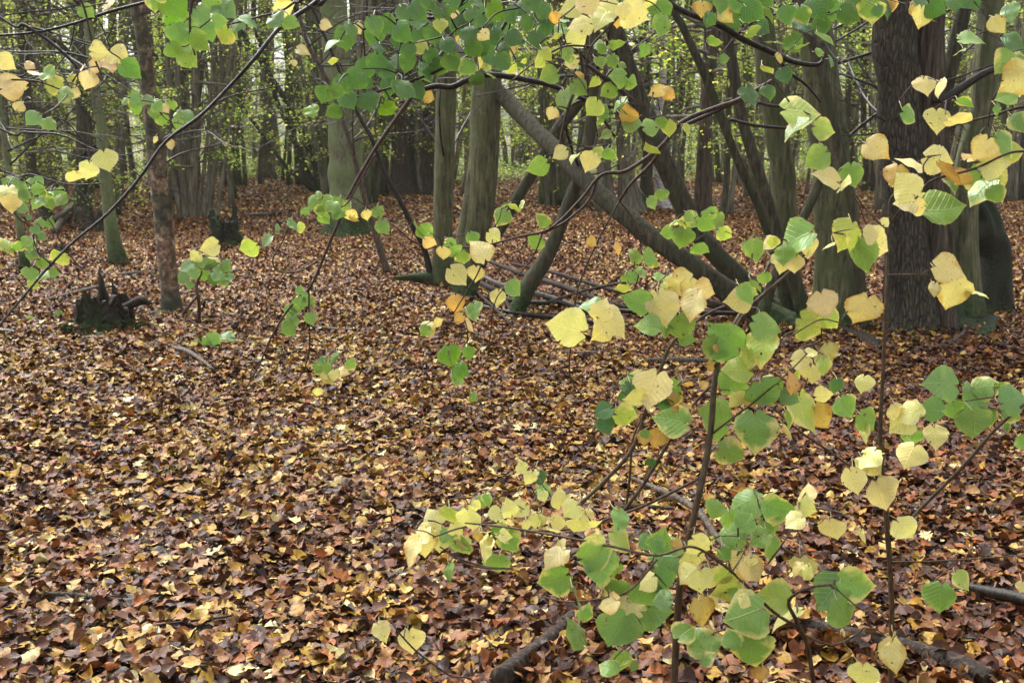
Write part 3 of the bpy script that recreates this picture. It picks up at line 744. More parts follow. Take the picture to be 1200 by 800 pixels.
def moss_clump(root, b, r, r_, n=900):
    an = r_.uniform(0, 6.28, n); d = r * r_.uniform(1.0, 1.7, n)
    x = b[0] + d * np.cos(an); y = b[1] + d * np.sin(an) * .9
    
    z = gh(x, y) + .02
    s = .02
    p = np.stack([x, y, z], 1); t = r_.normal(0, 1, (n, 3)) * [1, 1, .5]; t /= np.linalg.norm(t, axis=1)[:, None]
    V = np.stack([p - t * s, p + t * s, p + np.array([0, 0, .04]) + r_.normal(0, .01, (n, 3))], 1).reshape(-1, 3)
    T = np.arange(3 * n).reshape(-1, 3)
    link('moss', np_mesh('moss', V - root_loc(root), T, M_MOSS, smooth=False), root)

rt, b, r, h = stump('dark broken stump with jagged splinters, standing at the left of the clearing', 124, 388, 58, 50, M_STUMP, 3, jag=.5, spikes=((4.15, .12, .98), (5.1, .5, .82), (5.5, .1, 1.05), (3.2, .5, .8), (1.5, .6, .7)))
mb = MB()
tube(mb, [P(120, 352, b[1]), P(119, 330, b[1]), P(116, 318, b[1])], [.035, .02, .004], sides=7, noise=.1, seed=3)
tube(mb, [P(133, 350, b[1]), P(134, 340, b[1]), P(131, 331, b[1])], [.03, .022, .005], sides=7, noise=.1, seed=4)
mb.build('splinter', M_STUMP, rt)
mb = MB(); tube(mb, [P(140, 365, b[1]), P(152, 358, b[1]), P(165, 352, b[1]), P(176, 356, b[1])], [.05, .035, .035, .012], sides=9, noise=.12, seed=5)
mb.build('root', M_STUMP, rt)
rt, b, r, h = stump('small mossy dark stump on open leaves behind the cherry, right of the slim poles', 264, 289, 27, 50, M_MOSSROOT, 9, jag=.2, spikes=((.3, .25, .95), (3.6, .5, .9)))
mb = MB(); tube(mb, [P(272, 272, b[1]), P(279, 281, b[1]), P(286, 288, b[1])], [.08, .08, .02], sides=9, noise=.1, seed=8); mb.build('root', M_STUMP, rt)
rt, b, r, h = stump('reddish rotten stump at the foot of the dark upright trunk on the left', 109, 268, 28, 36, M_RED, 21, jag=.3)
rt, b, r, h = stump('wide dark stump mound beyond the heap of branches in the centre distance', 655, 232, 26, 34, M_STUMP, 31, jag=.35)
rt, b, r, h = stump('little black rotten stump lying low beside the thin leaning tree at left', 72, 300, 16, 16, M_STUMP, 41, jag=.4)

# moss cushions on the ground
for (mx, my, w, lab) in ((186, 372, 22, 'dark green moss cushion beside the foot of the cherry'), (118, 397, 12, 'small moss cushion in front of the jagged stump'),
                         (92, 376, 9, 'tiny moss cushion left of the jagged stump'), (700, 300, 10, 'moss patch on leaves under the long leaning stem')):
    b = G(mx, my); root = thing('moss_cushion', b, lab, 'moss'); rr_ = np.random.default_rng(mx)
    mb = MB(); R = w * b[1] / F; S = 16
    V = [b + [0, 0, .035 + .2 * R]]; Fc = []
    for i, q in enumerate((.35, .7, 1.)):
        for j in range(S):
            a = j / S * 6.283; rr = R * q * (1 + .2 * math.sin(3 * a + mx) + rr_.normal(0, .07))
            V.append(b + [rr * math.cos(a), rr * math.sin(a) * .8, (.035 + .2 * R) * (1 - q ** 2.) + rr_.normal(0, .006) - .015 * (q == 1.)])
    for j in range(S):
        k = (j + 1) % S; Fc.append((0, 1 + j, 1 + k))
        for i in (0, 1): Fc.append((1 + i * S + j, 1 + (i + 1) * S + j, 1 + (i + 1) * S + k, 1 + i * S + k))
    mb.add(V, Fc); mb.build('tuft', M_MOSS, root)

# ---------------------------------------------------------------- fallen wood on the ground
def lying(name, label, pts, mat, group=None, lift=None, noise=.08, cat='branch'):
    """pts (px,py,rpx[,height above ground]) lying on the ground"""
    W, R = [], []
    for p in pts:
        g = G(p[0], p[1]); r = p[2] * g[1] / F
        hh = p[3] if len(p) > 3 else .02
        W.append(g + [0, 0, hh + r * .6]); R.append(r)
    root = thing(name, W[0] - np.array([0, 0, R[0]]), label, cat, group)
    for q in catmull(W, 3)[1:-1] if max(R) > .03 else []: BASES.append((q[0], q[1] - .02, max(R) * .9))
    big = max(R) > .03
    if big: W = [w - np.array([0, 0, r * .3]) for w, r in zip(W, R)]; R = [r * .95 for r in R]
    mb = MB(); tube(mb, W, R, sides=20 if big else 7, m=9, noise=.03 if big else noise, flute=.11 if big else .03, wob=.004, seed=int(pts[0][0]), ground=-5.)
    mb.build('wood', mat, root)
    return root
HG = 'dead branches heaped between the leaning stems'
for lab, pts, m_ in (
        ('longest pale dead pole across the top of the branch heap', [(566, 318, 3, .12), (610, 335, 4, .1), (660, 352, 4.5, .1), (700, 366, 4.5, .08), (735, 372, 3, .05)], M_LOG),
        ('thin upper dead branch reaching right from the heap', [(600, 322, 2.5, .1), (650, 332, 3, .08), (700, 345, 3.6, .05), (735, 352, 3, .03)], M_LOG),
        ('dark thick branch in the middle of the heap', [(563, 333, 5, .06), (590, 345, 5, .05), (640, 358, 5, .05), (690, 375, 4.5, .04)], M_BLACK),
        ('black branch at the bottom of the heap, nearest the camera', [(560, 366, 4, .02), (600, 374, 4, .02), (650, 380, 4, .02), (705, 386, 3, .02)], M_BLACK),
        ('dark crooked branch under the foot of the leaning stem', [(585, 360, 3.5, .03), (640, 364, 4, .03), (690, 366, 4, .03), (760, 372, 3, .03)], M_BLACK),
        ('short stub of branch against the twin-stemmed tree', [(548, 340, 4, .1), (570, 350, 4.5, .08), (590, 362, 4, .05), (598, 372, 2.5, .03)], M_LOG),
        ('branch running from the heap towards the big stool', [(690, 372, 4, .04), (760, 378, 4, .05), (830, 380, 4, .06), (900, 384, 3, .08)], M_BLACK),
        ('thin stick lying across the right end of the heap', [(640, 372, 2, .1), (690, 358, 2.2, .12), (740, 345, 2, .1)], M_LOG),
        ('thin broken stick at the left end of the heap', [(556, 352, 2, .08), (575, 368, 2.4, .05), (600, 388, 1.6, .02)], M_LOG)):
    lying('dead_branch', lab, [(p[0], p[1], p[2] * .72, p[3] + .03) for p in pts], m_, HG)
for lab, pts, m_ in (
        ('dark thick log end rising from the bottom edge below the leaf cluster', [(585, 818, 15, .05), (640, 775, 13, .05), (676, 742, 11, .05), (712, 716, 8, .03), (740, 700, 4, .0)], M_LOG),
        ('grooved grey-brown log lying across the bottom right corner', [(880, 722, 8, .03), (920, 745, 13, .04), (970, 762, 14, .05), (1040, 778, 15, .05), (1110, 800, 16, .05), (1160, 822, 16, .05)], M_LOG),
        ('dark short log poking in at the right edge near the bottom', [(1128, 698, 5, .03), (1160, 710, 7, .04), (1195, 722, 8, .05), (1230, 735, 8, .05)], M_BLACK)):
    lying('fallen_log', lab, pts, m_, cat='log', noise=.1)
for lab, pts, m_ in (
        ('thin reddish dead twig lying level among the low leaves', [(700, 604, 2.4, .02), (740, 602, 3, .03), (790, 605, 2.6, .03)], M_RED),
        ('pale bent dead branch crossing towards the sapling stem', [(738, 565, 2.5, .02), (780, 592, 4, .05), (815, 615, 4.5, .06), (838, 640, 4, .04), (862, 668, 3, .02)], M_DEAD),
        ('short dark stick on leaves below the small birdlike leaf group', [(365, 386, 2, .02), (392, 390, 2.6, .02), (418, 391, 2, .02)], M_DEAD),
        ('stick with a pale broken end, in front of the cherry', [(203, 412, 3, .02), (222, 420, 3.4, .03), (250, 438, 2.4, .02)], M_DEAD),
        ('grey stick left of the short log under the long leaning stems', [(655, 416, 1.8, .02), (690, 418, 2.6, .02), (722, 415, 2.4, .02), (745, 413, 1.4, .02)], M_DEAD),
        ('short thick grey log under the long leaning stems', [(758, 427, 3.4, .02), (800, 428, 4.4, .02), (850, 430, 4, .02)], M_DEAD),
        ('slim stick lying level near the left bottom corner', [(36, 703, 2.2, .02), (80, 704, 3.2, .02), (146, 711, 2.6, .02)], M_RED),
        ('dark stick at the left edge behind the jagged stump', [(50, 356, 2, .02), (78, 350, 3, .02), (118, 340, 2.4, .03)], M_DEAD),
        ('pale stick on the leaves left of the cherry', [(136, 325, 1.5, .02), (160, 322, 2.2, .02), (182, 318, 1.6, .02)], M_DEAD),
        ('pale short stick behind the slender mossy-footed tree', [(100, 281, 2, .02), (120, 278, 2.4, .02), (140, 277, 2.2, .02)], M_DEAD),
        ('brown stick in the open leaves beyond the cherry', [(138, 277, 2, .02), (150, 278, 2.2, .02), (160, 279, 1.6, .02)], M_BLACK),
        ('short dark stick left of the centre, on open leaves', [(-5, 391, 2, .02), (8, 392, 2.4, .02), (18, 393, 1.6, .02)], M_BLACK),
        ('curved stick rising from the leaves at the right edge', [(1160, 250, 3, .02), (1172, 237, 3.4, .12), (1190, 228, 3, .2), (1215, 222, 2.4, .2)], M_GREY),
        ('forked pale stick on brown leaves by the right-hand stool', [(1090, 412, 2.2, .02), (1112, 406, 2.4, .02), (1128, 396, 2.6, .04), (1133, 378, 2.4, .08)], M_DEAD),
        ('dark broken branch beyond the small mossy stump', [(288, 252, 1.6, .02), (300, 257, 3, .05), (330, 252, 2, .03), (360, 244, 1.4, .02)], M_BLACK),
        ('branch on the ground behind the poles right of the mossy trunk', [(470, 239, 2, .02), (490, 238, 2.2, .02), (510, 238, 1.6, .02)], M_BLACK),
        ('crooked branch propped at the reddish stump, reaching left', [(38, 270, 2, .03), (62, 267, 3.4, .1), (82, 258, 3.6, .2), (94, 245, 3, .3)], M_DEAD),
        ('lower crooked branch resting below the reddish stump', [(64, 276, 4, .05), (74, 266, 4, .12), (90, 252, 3, .2)], M_DEAD)):
    lying('dead_branch', lab, pts, m_)
# random twigs lost in the litter
tw = np.random.default_rng(5)
for k in range(26):
    y = 3.4 + 9 * tw.random() ** 1.4; x = tw.uniform(-.45, .45) * y; an = tw.uniform(-.5, .5) + (3.14 if tw.random() < .5 else 0); L = tw.uniform(.15, .5)
    pts = [np.array([x + math.cos(an) * L * t, y + math.sin(an) * L * t + tw.normal(0, .02), 0]) for t in (0, .33, .66, 1)]
    for p in pts: p[2] = float(gh(p[0], p[1])) + .028
    root = thing('twig', pts[0], 'thin dark twig lying loose among the fallen leaves of the open floor', 'twig', 'loose twigs among the fallen leaves')
    mb = MB(); tube(mb, pts, [.004, .005, .004, .002], sides=6, m=4, noise=.05, seed=k); mb.build('wood', M_TWIG, root)

Ns = NT('leaf_stalk'); M_STALK = Ns.out(Ns.n('ShaderNodeBsdfPrincipled', {'Base Color': (.30, .26, .12, 1), 'Roughness': .5}))

# ---------------------------------------------------------------- the litter carpet
parts = []
for n, y0, y1, side, tp, smin, smax, curl, tilt, lift in (
        (125000, 2.2, 9.5, 1.2, template(6, 5), .014, .054, .42, .22, .028),
        (14000, 2.2, 9.5, 1.2, template(9, 3, True), .05, .085, .4, .22, .035),
        (170000, 9.0, 20., 1.8, template(4, 3), .026, .056, .5, .25, .03),
        (250000, 19., 46., 3., template(3, 3), .045, .08, .5, .26, .03)):
    x, y = wedge(n, y0, y1, side)
    V, T, c = scatter('l', x, y, smin + (smax - smin) * rng.random(n) ** .8, tp, curl, tilt, lift)
    parts.append((V, T, c))
# leaves drifted against trunk feet, stumps and logs
for bx, by, rr in BASES:
    n = int(260 * (.3 + rr)); an = rng.uniform(0, 6.283, n); d = rr * rng.uniform(.7, 1.1, n) + np.abs(rng.normal(0, .09, n))
    x = bx + d * np.cos(an); y = by + d * np.sin(an)
    V, T, c = scatter('l', x, y, rng.uniform(.025, .055, n), template(5, 5), .5, .35, .02)
    V[:, 2] += np.repeat(.07 * np.exp(-((d - rr) / .1).clip(0) ** 2) * rng.random(n), 25)
    parts.append((V, T, c))
o = 0; Vs, Ts, Cs = [], [], []
for V, T, c in parts:
    Vs.append(V); Ts.append(T + o); Cs.append(c); o += len(V)
me = np_mesh('leaf_litter', np.concatenate(Vs), np.concatenate(Ts), M_LITTER, [('col', 'FLOAT_COLOR', 'FACE', np.concatenate(Cs))])
tag(link('leaf_litter', me), 'carpet of fallen brown and yellow leaves over the woodland floor', 'fallen leaves', kind='stuff')
del parts, Vs, Ts, Cs


# ---------------------------------------------------------------- foreground branches with big lime leaves
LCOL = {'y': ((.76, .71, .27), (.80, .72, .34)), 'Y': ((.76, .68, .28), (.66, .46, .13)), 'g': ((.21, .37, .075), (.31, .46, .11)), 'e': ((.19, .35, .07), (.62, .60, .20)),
        'b': ((.17, .31, .10), (.24, .38, .11)), 'G': ((.15, .33, .025), (.22, .40, .04)), 'm': ((.40, .50, .10), (.68, .62, .20)),  # 'b' is green with a bluish glossy sheen painted into the colour
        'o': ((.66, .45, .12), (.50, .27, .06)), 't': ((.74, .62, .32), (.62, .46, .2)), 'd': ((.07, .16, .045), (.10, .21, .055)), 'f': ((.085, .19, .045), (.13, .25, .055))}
def heart(rows, cols):
    t = np.linspace(0, 1, rows) ** .85
    w = np.interp(t, [0, .04, .1, .2, .32, .45, .58, .7, .8, .88, .94, 1], [.26, .40, .50, .57, .58, .54, .45, .32, .19, .09, .045, .0])
    c = np.linspace(-1, 1, cols)
    X = w[:, None] * c[None]
    ac = np.abs(c)[None]
    lobe = np.interp(ac[0], [0, .25, .5, .75, 1], [0, .13, .19, .17, .07])[None]
    Y = t[:, None] - lobe * ((1 - t) ** 2.2)[:, None]
    tri = []
    for i in range(rows - 1):
        for j in range(cols - 1):
            a = i * cols + j
            tri += [(a, a + 1, a + cols + 1), (a, a + cols + 1, a + cols)] if j >= cols // 2 else [(a, a + 1, a + cols), (a + 1, a + cols + 1, a + cols)]
    edge = np.maximum(ac ** 2 * np.ones((rows, 1)), np.maximum((t ** 4)[:, None], (1 - t[:, None] * 9).clip(0, 1) * ac))
    return np.stack([X, Y], -1).reshape(-1, 2), np.array(tri), edge.ravel()
NR, NC = 19, 11
K_, TRB, EDB = heart(NR, NC)
OUT_ = np.zeros((NR, NC)); OUT_[:, 0] = OUT_[:, -1] = 1; SER = (np.arange(NR) % 2 * 2 - 1)[:, None] * OUT_
def parse(s):
    out = []
    for tok in s.split():
        p = tok.split(',')
        out.append((float(p[0]), float(p[1]), float(p[2]), float(p[3]), p[4], float(p[5]) if len(p) > 5 else 1.))
    return out

def grow_out(W, R, s):
    """carry a stem on past the frame: down into the ground, or up and away towards its tree"""
    if s[0][3] == 'g': return W, R
    x, y = s[0][0], s[0][1]
    if y > 800:
        g = W[0] + (W[0] - W[1]) * .3; g[2] = float(gh(g[0], g[1])) - .04
        return [g] + W, [R[0] * 1.15] + R
    if y < 0 or x < 0 or x > 1200:
        d = W[0] - W[1]; d /= np.linalg.norm(d)
        a = W[0] + d * .7 + np.array([0, .1, .25]); b = a + d * .7 + np.array([0, .3, .6])
        return [b, a] + W, [R[0] * 1.8, R[0] * 1.4] + R
    return W, R

CAMR = np.array([1., 0, 0]); CAMU = np.array([0, sp, cp])
def leafy(name, label, cat, stems, leaves, D, seed, mat=M_SAPL, base=None, djit=.06, maxlink=.28, twig_r=.0013, slope=(0, 0), group=None, ls=1., n_extra=.35):
    """stems: list of polylines [(px,py,rpx,Y)]; leaves: parsed list; D depth of the leaves"""
    r_ = np.random.default_rng(seed)
    W0 = []
    for s in stems:
        W0.append(([G(p[0], p[1]) - [0, 0, .03] if p[3] == 'g' else P(p[0], p[1], p[3]) for p in s], s))
    bp = base if base is not None else W0[0][0][0]
    root = thing(name, bp, label, cat, group)
    nodes = []; stem_mbs = []; owner = []
    for i, (W, s) in enumerate(W0):
        R = [.86 * p[2] * w[1] / F for p, w in zip(s, W)]
        W, R = grow_out(W, R, s)
        if i == 0 and base is None: root.location = [float(c) for c in W[0]]; bp = W[0]
        mb = MB(); X, _ = tube(mb, W, R, sides=10 if max(R) > .004 else 7, m=8, noise=.05, wob=.002, seed=seed + i, ground=-5.)
        stem_mbs.append(mb); owner += [i] * len(X)
        nodes += [x for x in X]
    # leaves
    if n_extra:
        add = []
        for k in range(int(len(leaves) * n_extra)):
            a = leaves[r_.integers(0, len(leaves))]; b = leaves[r_.integers(0, len(leaves))]
            add.append((a[0] + r_.normal(0, .75 * a[2]), a[1] + r_.normal(0, .6 * a[2]), a[2] * r_.uniform(.45, .85), a[3] + r_.normal(0, 40), a[4], r_.choice([1., .7, .45])))
        leaves = leaves + add
    n = len(leaves)
    Vs = []; c1 = []; c2 = []; bases = []
    for (x, y, s, a, c, f) in leaves:
        Y = D + slope[0] * (x - leaves[0][0]) / 100 + slope[1] * (y - leaves[0][1]) / 100 + r_.normal(0, djit)
        cen = P(x, y, Y); size = s * ls * Y / F / 1.08
        a = math.radians(a + r_.normal(0, 9))
        t = -CAMU * math.cos(a) + CAMR * math.sin(a)
        toc = CAM - cen; toc /= np.linalg.norm(toc)
        nn = toc * .9 + np.array([0, 0, .25]) + r_.normal(0, .38, 3)
        nn -= t * nn.dot(t); nn /= np.linalg.norm(nn)
        t = t + nn * r_.normal(-.1, .32); t /= np.linalg.norm(t); nn -= t * nn.dot(t); nn /= np.linalg.norm(nn)
        w = np.cross(nn, t)
        if f < 1:
            q = math.acos(max(.2, f)) * (1 if r_.random() < .5 else -1)
            nn, w = nn * math.cos(q) + w * math.sin(q), w * math.cos(q) - nn * math.sin(q)
        asym = r_.normal(0, .08)
        lx = K_[:, 0] * r_.uniform(.9, 1.06) * (1 + asym * np.sign(K_[:, 0])); ly = K_[:, 1] * r_.uniform(.92, 1.05)
        lx = lx + r_.normal(0, .13) * ly * (1 - ly) + r_.normal(0, .05) * ly ** 4
        lx = lx * (1 + SER.ravel() * .014 + OUT_.ravel() * r_.normal(0, .018, len(lx)))
        fold = r_.uniform(-.05, .3); droop = r_.uniform(.05, .9); wv = r_.uniform(.01, .05)
        lz = fold * np.abs(lx) - droop * (ly - .2) ** 2 * .6 + wv * np.sin(ly * 11 + r_.uniform(0, 6)) * np.abs(lx) * 2 + r_.normal(0, .25) * lx * ly - r_.uniform(0, .5) * lx ** 2
        org = cen - t * size * .45
        V = org + (lx[:, None] * w + ly[:, None] * t + lz[:, None] * nn) * size
        Vs.append(V); bases.append(org + nn * .0)
        A, B = LCOL[c]
        if c == 'g' and r_.random() < .2: B = LCOL['e'][1]
        j = r_.uniform(.85, 1.15); jj = r_.uniform(.93, 1.07, 3)
        c1.append(np.clip(np.array(A) * j * jj, 0, .85)); c2.append(np.clip(np.array(B) * j * jj, 0, .85))
    V = np.concatenate(Vs); nt = len(TRB); nk = len(K_)
    T = (TRB[None] + (np.arange(n) * nk)[:, None, None]).reshape(-1, 3)
    C1 = np.repeat(np.column_stack([np.array(c1), np.ones(n)]), nt, axis=0); C2 = np.repeat(np.column_stack([np.array(c2), np.ones(n)]), nt, axis=0)
    uv = np.tile(K_, (n, 1)) + np.repeat(r_.integers(0, 1, n)[:, None], nk, axis=0)
    me = np_mesh('leaves', V - bp, T, M_LEAF, [('col', 'FLOAT_COLOR', 'FACE', C1), ('col2', 'FLOAT_COLOR', 'FACE', C2), ('edge', 'FLOAT', 'POINT', np.tile(EDB, n))], uv=uv)
    link('leaves', me, root)
    # twigs: grow the network leaf by leaf
    nd = np.array(nodes); todo = list(range(n))
    bases = np.array(bases)
    joints = bases + r_.normal(0, 1, (n, 3)) * .006 + np.array([0, .03, .008])
    for _ in range(n):
        d = np.linalg.norm(joints[todo][:, None] - nd[None], axis=2)
        i, j = np.unravel_index(d.argmin(), d.shape); k = todo.pop(i); a = nd[j]; b = joints[k]; L = d[i, j]
        m1 = a * .5 + b * .5 + r_.normal(0, .05, 3) * L + np.array([0, 0, .04 * L])
        ow = owner[j]
        if L > .012:
            X, _ = tube(stem_mbs[ow], [a, m1, b], [twig_r * 1.35, twig_r * 1.1, twig_r * .8], sides=6, m=4, noise=.05)
            nd = np.vstack([nd, X[1:]]); owner += [ow] * (len(X) - 1)
        else: nd = np.vstack([nd, b[None]]); owner.append(ow)
        stem_mbs[ow].cur = 1
        tube(stem_mbs[ow], [b, b * .4 + bases[k] * .6 + r_.normal(0, .002, 3), bases[k]], [twig_r * .65] * 3, sides=5, m=2)
        stem_mbs[ow].cur = 0
    for i, m_ in enumerate(stem_mbs): m_.build('stem' if i == 0 else 'side_branch', [mat, M_STALK], root)
    return root


# -- upright sapling on the right (stem at x 1040)
leafy('lime_sapling', 'straight thin lime sapling at right with a long twig leaving the right edge', 'sapling',
      [[(1043, 905, 5, 2.35), (1043, 780, 4.3, 2.35), (1043, 700, 4, 2.35), (1038, 610, 4, 2.35), (1031, 520, 3.4, 2.35), (1034, 440, 2.8, 2.36), (1038, 350, 2.4, 2.38), (1041, 270, 1.9, 2.4), (1043, 235, 1.5, 2.4), (1055, 222, 1.2, 2.4)],
       [(1044, 633, 2.6, 2.35), (1075, 600, 2.4, 2.33), (1130, 545, 2.6, 2.3), (1170, 500, 2.2, 2.28), (1230, 450, 2, 2.25)],
       [(1036, 568, 2.2, 2.35), (1000, 548, 1.8, 2.33), (960, 520, 1.8, 2.31), (938, 505, 1.5, 2.3), (905, 476, 1.2, 2.3)],
       [(1046, 658, 1.2, 2.35), (1100, 657, 1.2, 2.34), (1200, 650, 1., 2.3), (1240, 646, .8, 2.3)],
       [(1041, 300, 1.4, 2.39), (1030, 262, 1.3, 2.4), (1010, 240, 1.2, 2.42), (985, 200, 1.1, 2.44), (965, 160, 1.1, 2.46), (955, 135, 1, 2.48)],
       [(1040, 322, 1., 2.38), (1080, 322, .9, 2.36), (1105, 328, .8, 2.36)]],
      parse("1017,495,34,60,g 992,478,28,40,g 981,453,20,10,d,.7 1010,451,24,-10,y 966,463,22,90,y,.6 1060,485,32,-80,y 1055,497,34,-60,y 1072,477,24,150,y,.8 1070,514,26,10,g 1096,513,32,0,y "
            "1065,535,36,-20,y 1015,538,34,-30,y 1000,565,34,-10,y 1033,581,42,20,y 1103,450,44,-90,b 1090,480,30,-80,b 1120,482,26,30,g 1158,452,34,90,e 1145,470,46,0,b 1162,455,28,60,y "
            "1190,468,36,90,b 1140,497,46,10,b 1188,487,26,40,e 1198,520,22,20,g 1102,703,42,-5,g 1129,682,28,40,m 1062,622,36,30,y 1197,688,14,0,y 1114,316,38,80,Y 1114,345,46,-20,Y 1146,341,34,70,y,.5 "
            "1160,492,24,30,e 1094,340,18,0,t,.6 1175,455,20,20,e"),
      2.33, 101, djit=.04, n_extra=.3)
# -- sapling with thick stem, centre right
leafy('lime_sapling', 'bent lime sapling right of centre with pale yellow and green leaves before the stool', 'sapling',
      [[(786, 900, 5.5, 2.05), (790, 790, 5.5, 2.05), (796, 685, 5.3, 2.05), (812, 605, 5, 2.06), (824, 550, 4.6, 2.08), (832, 500, 4.4, 2.1), (836, 450, 4.4, 2.12), (843, 415, 4, 2.14), (860, 380, 4, 2.16), (885, 340, 3, 2.2), (905, 300, 2.4, 2.24)],
       [(838, 430, 2.5, 2.13), (850, 405, 2.5, 2.12), (880, 360, 3, 2.12), (925, 320, 2.5, 2.12), (948, 292, 1.8, 2.12)],
       [(682, 588, 2.8, 2.12), (702, 570, 3.2, 2.12), (740, 528, 3, 2.12), (758, 480, 2.8, 2.12), (775, 432, 2.6, 2.12), (790, 400, 2.4, 2.12), (826, 370, 2, 2.12), (850, 358, 1.6, 2.12)],
       [(725, 605, 2.6, 2.14), (752, 570, 2.6, 2.14), (785, 515, 2.4, 2.14), (815, 470, 2., 2.14), (838, 446, 1.8, 2.13)],
       [(733, 600, 1.8, 2.15), (738, 560, 1.8, 2.14), (742, 515, 1.6, 2.13), (755, 485, 1.2, 2.12)],
       [(832, 510, 1.8, 2.1), (858, 490, 1.5, 2.08), (885, 470, 1.3, 2.06), (925, 435, 1.1, 2.05), (945, 415, 1, 2.05)],
       [(905, 420, 1.3, 2.05), (918, 395, 1., 2.05), (935, 386, 1, 2.05)],
       [(925, 395, 1.1, 2.05), (960, 375, 1, 2.05), (985, 378, 1, 2.05)]],
      parse("848,396,48,-125,g 900,382,38,80,g,.8 893,409,46,0,m 967,358,34,10,t 1011,366,42,-5,Y 953,381,38,70,m 940,423,24,80,y 973,413,24,10,Y 966,432,22,20,m 950,441,26,0,y 963,424,20,0,m 863,434,36,-80,m "
            "835,428,14,90,o 857,455,36,-30,g 898,462,44,20,b 868,468,26,60,y 898,449,22,-60,y 930,446,30,170,o 943,485,52,20,m 962,490,36,35,o 925,505,22,40,y 838,489,50,-105,g 884,510,56,0,e 872,490,20,0,g 928,465,26,60,b "
            "763,458,48,-35,y 741,457,24,30,d 735,466,20,0,d 706,483,26,-60,d 711,499,24,10,d 735,488,30,80,m 742,481,18,60,g 796,468,20,60,o 806,476,22,60,o,.8 785,492,46,-100,g 782,475,20,20,d 770,515,26,0,o 757,510,14,0,g "
            "764,543,14,0,d 705,362,28,170,y 718,378,48,50,y 703,389,28,-50,y 662,383,46,-115,y,.35 744,354,40,-100,b 775,363,44,20,y 795,336,36,70,m 812,360,40,-15,Y 827,343,28,70,Y 757,382,32,-90,g 796,385,38,0,g 806,397,20,60,g "
            "865,350,32,-80,y 876,345,26,30,g 930,283,50,-80,g 885,294,28,10,g 901,286,20,-60,y 918,301,26,0,g 948,290,28,20,y 932,311,22,0,y 969,288,18,-60,y,.6 994,277,40,-20,m 1010,300,44,10,g 1028,288,40,50,y 1022,275,24,80,y "
            "968,208,34,-105,y 998,207,30,0,g 942,130,48,80,m 932,153,40,-60,g 900,82,18,80,m,.6 905,285,16,0,m 780,385,16,0,e 838,395,12,0,y 846,410,14,-80,m"),
      2.1, 102, djit=.045, n_extra=.6)
# -- low branch group in the foreground
leafy('lime_sapling', 'lowest lime sapling at the bottom with a dense cluster of large green leaves', 'sapling',
      [[(960, 880, 4, 1.95), (950, 770, 3.6, 1.92), (935, 730, 3.2, 1.9), (925, 705, 2.4, 1.88), (945, 690, 1.8, 1.86), (975, 685, 1.5, 1.84)],
       [(935, 735, 2.6, 1.9), (905, 715, 2.4, 1.88), (870, 680, 2.2, 1.85), (840, 655, 2.2, 1.82), (810, 640, 2, 1.8), (770, 650, 2, 1.8), (720, 640, 2, 1.82), (680, 632, 1.8, 1.84), (600, 618, 1.6, 1.88), (545, 612, 1.3, 1.9)],
       [(945, 745, 2, 1.9), (975, 755, 1.8, 1.9), (1000, 745, 1.6, 1.9), (1012, 735, 1.3, 1.9)],
       [(770, 655, 1.8, 1.8), (740, 690, 1.7, 1.8), (710, 700, 1.6, 1.8), (670, 705, 1.4, 1.82), (640, 700, 1.1, 1.84)],
       [(900, 660, 1.6, 1.86), (915, 640, 1.5, 1.88), (930, 618, 1.3, 1.9), (950, 600, 1, 1.9)],
       [(600, 666, 1.2, 1.9), (570, 665, 1.5, 1.9), (545, 660, 1.3, 1.9), (525, 648, 1., 1.9)]],
      parse("730,634,38,60,m 700,650,44,100,g,.6 705,668,48,10,b 775,652,48,-100,b 776,632,32,170,g 772,682,36,0,b 765,700,48,20,g 716,690,46,-145,Y,.4 712,707,30,-60,Y,.7 730,695,44,90,g,.45 756,682,28,-60,y "
            "812,660,36,20,y 822,638,30,60,y 806,675,34,-60,Y 822,682,34,0,y 855,625,38,-85,g 866,660,30,-20,Y 882,671,36,20,Y 850,692,44,-60,m 825,718,38,0,o 870,722,58,-75,g 820,750,46,-150,e 884,765,54,15,e "
            "723,740,60,-15,b 675,738,44,-150,g,.6 688,717,24,170,g 726,776,30,-20,g 873,590,44,-85,g 914,594,40,90,g 899,619,26,0,g 906,645,36,10,g 890,632,28,-40,g 941,667,36,0,y 976,622,32,10,y 930,612,26,-60,y "
            "945,575,28,155,y,.6 946,597,26,60,y,.6 905,698,46,-100,m 875,703,20,60,y 920,724,46,-60,y 970,698,56,-40,b 1006,683,46,85,g 990,718,48,50,g 1047,770,46,10,Y 1011,793,38,0,y 892,790,20,0,o "
            "840,678,30,60,y 870,700,34,90,g,.7 795,640,18,0,o 850,650,20,30,e 836,707,18,60,y"),
      1.86, 103, djit=.05, n_extra=.7)
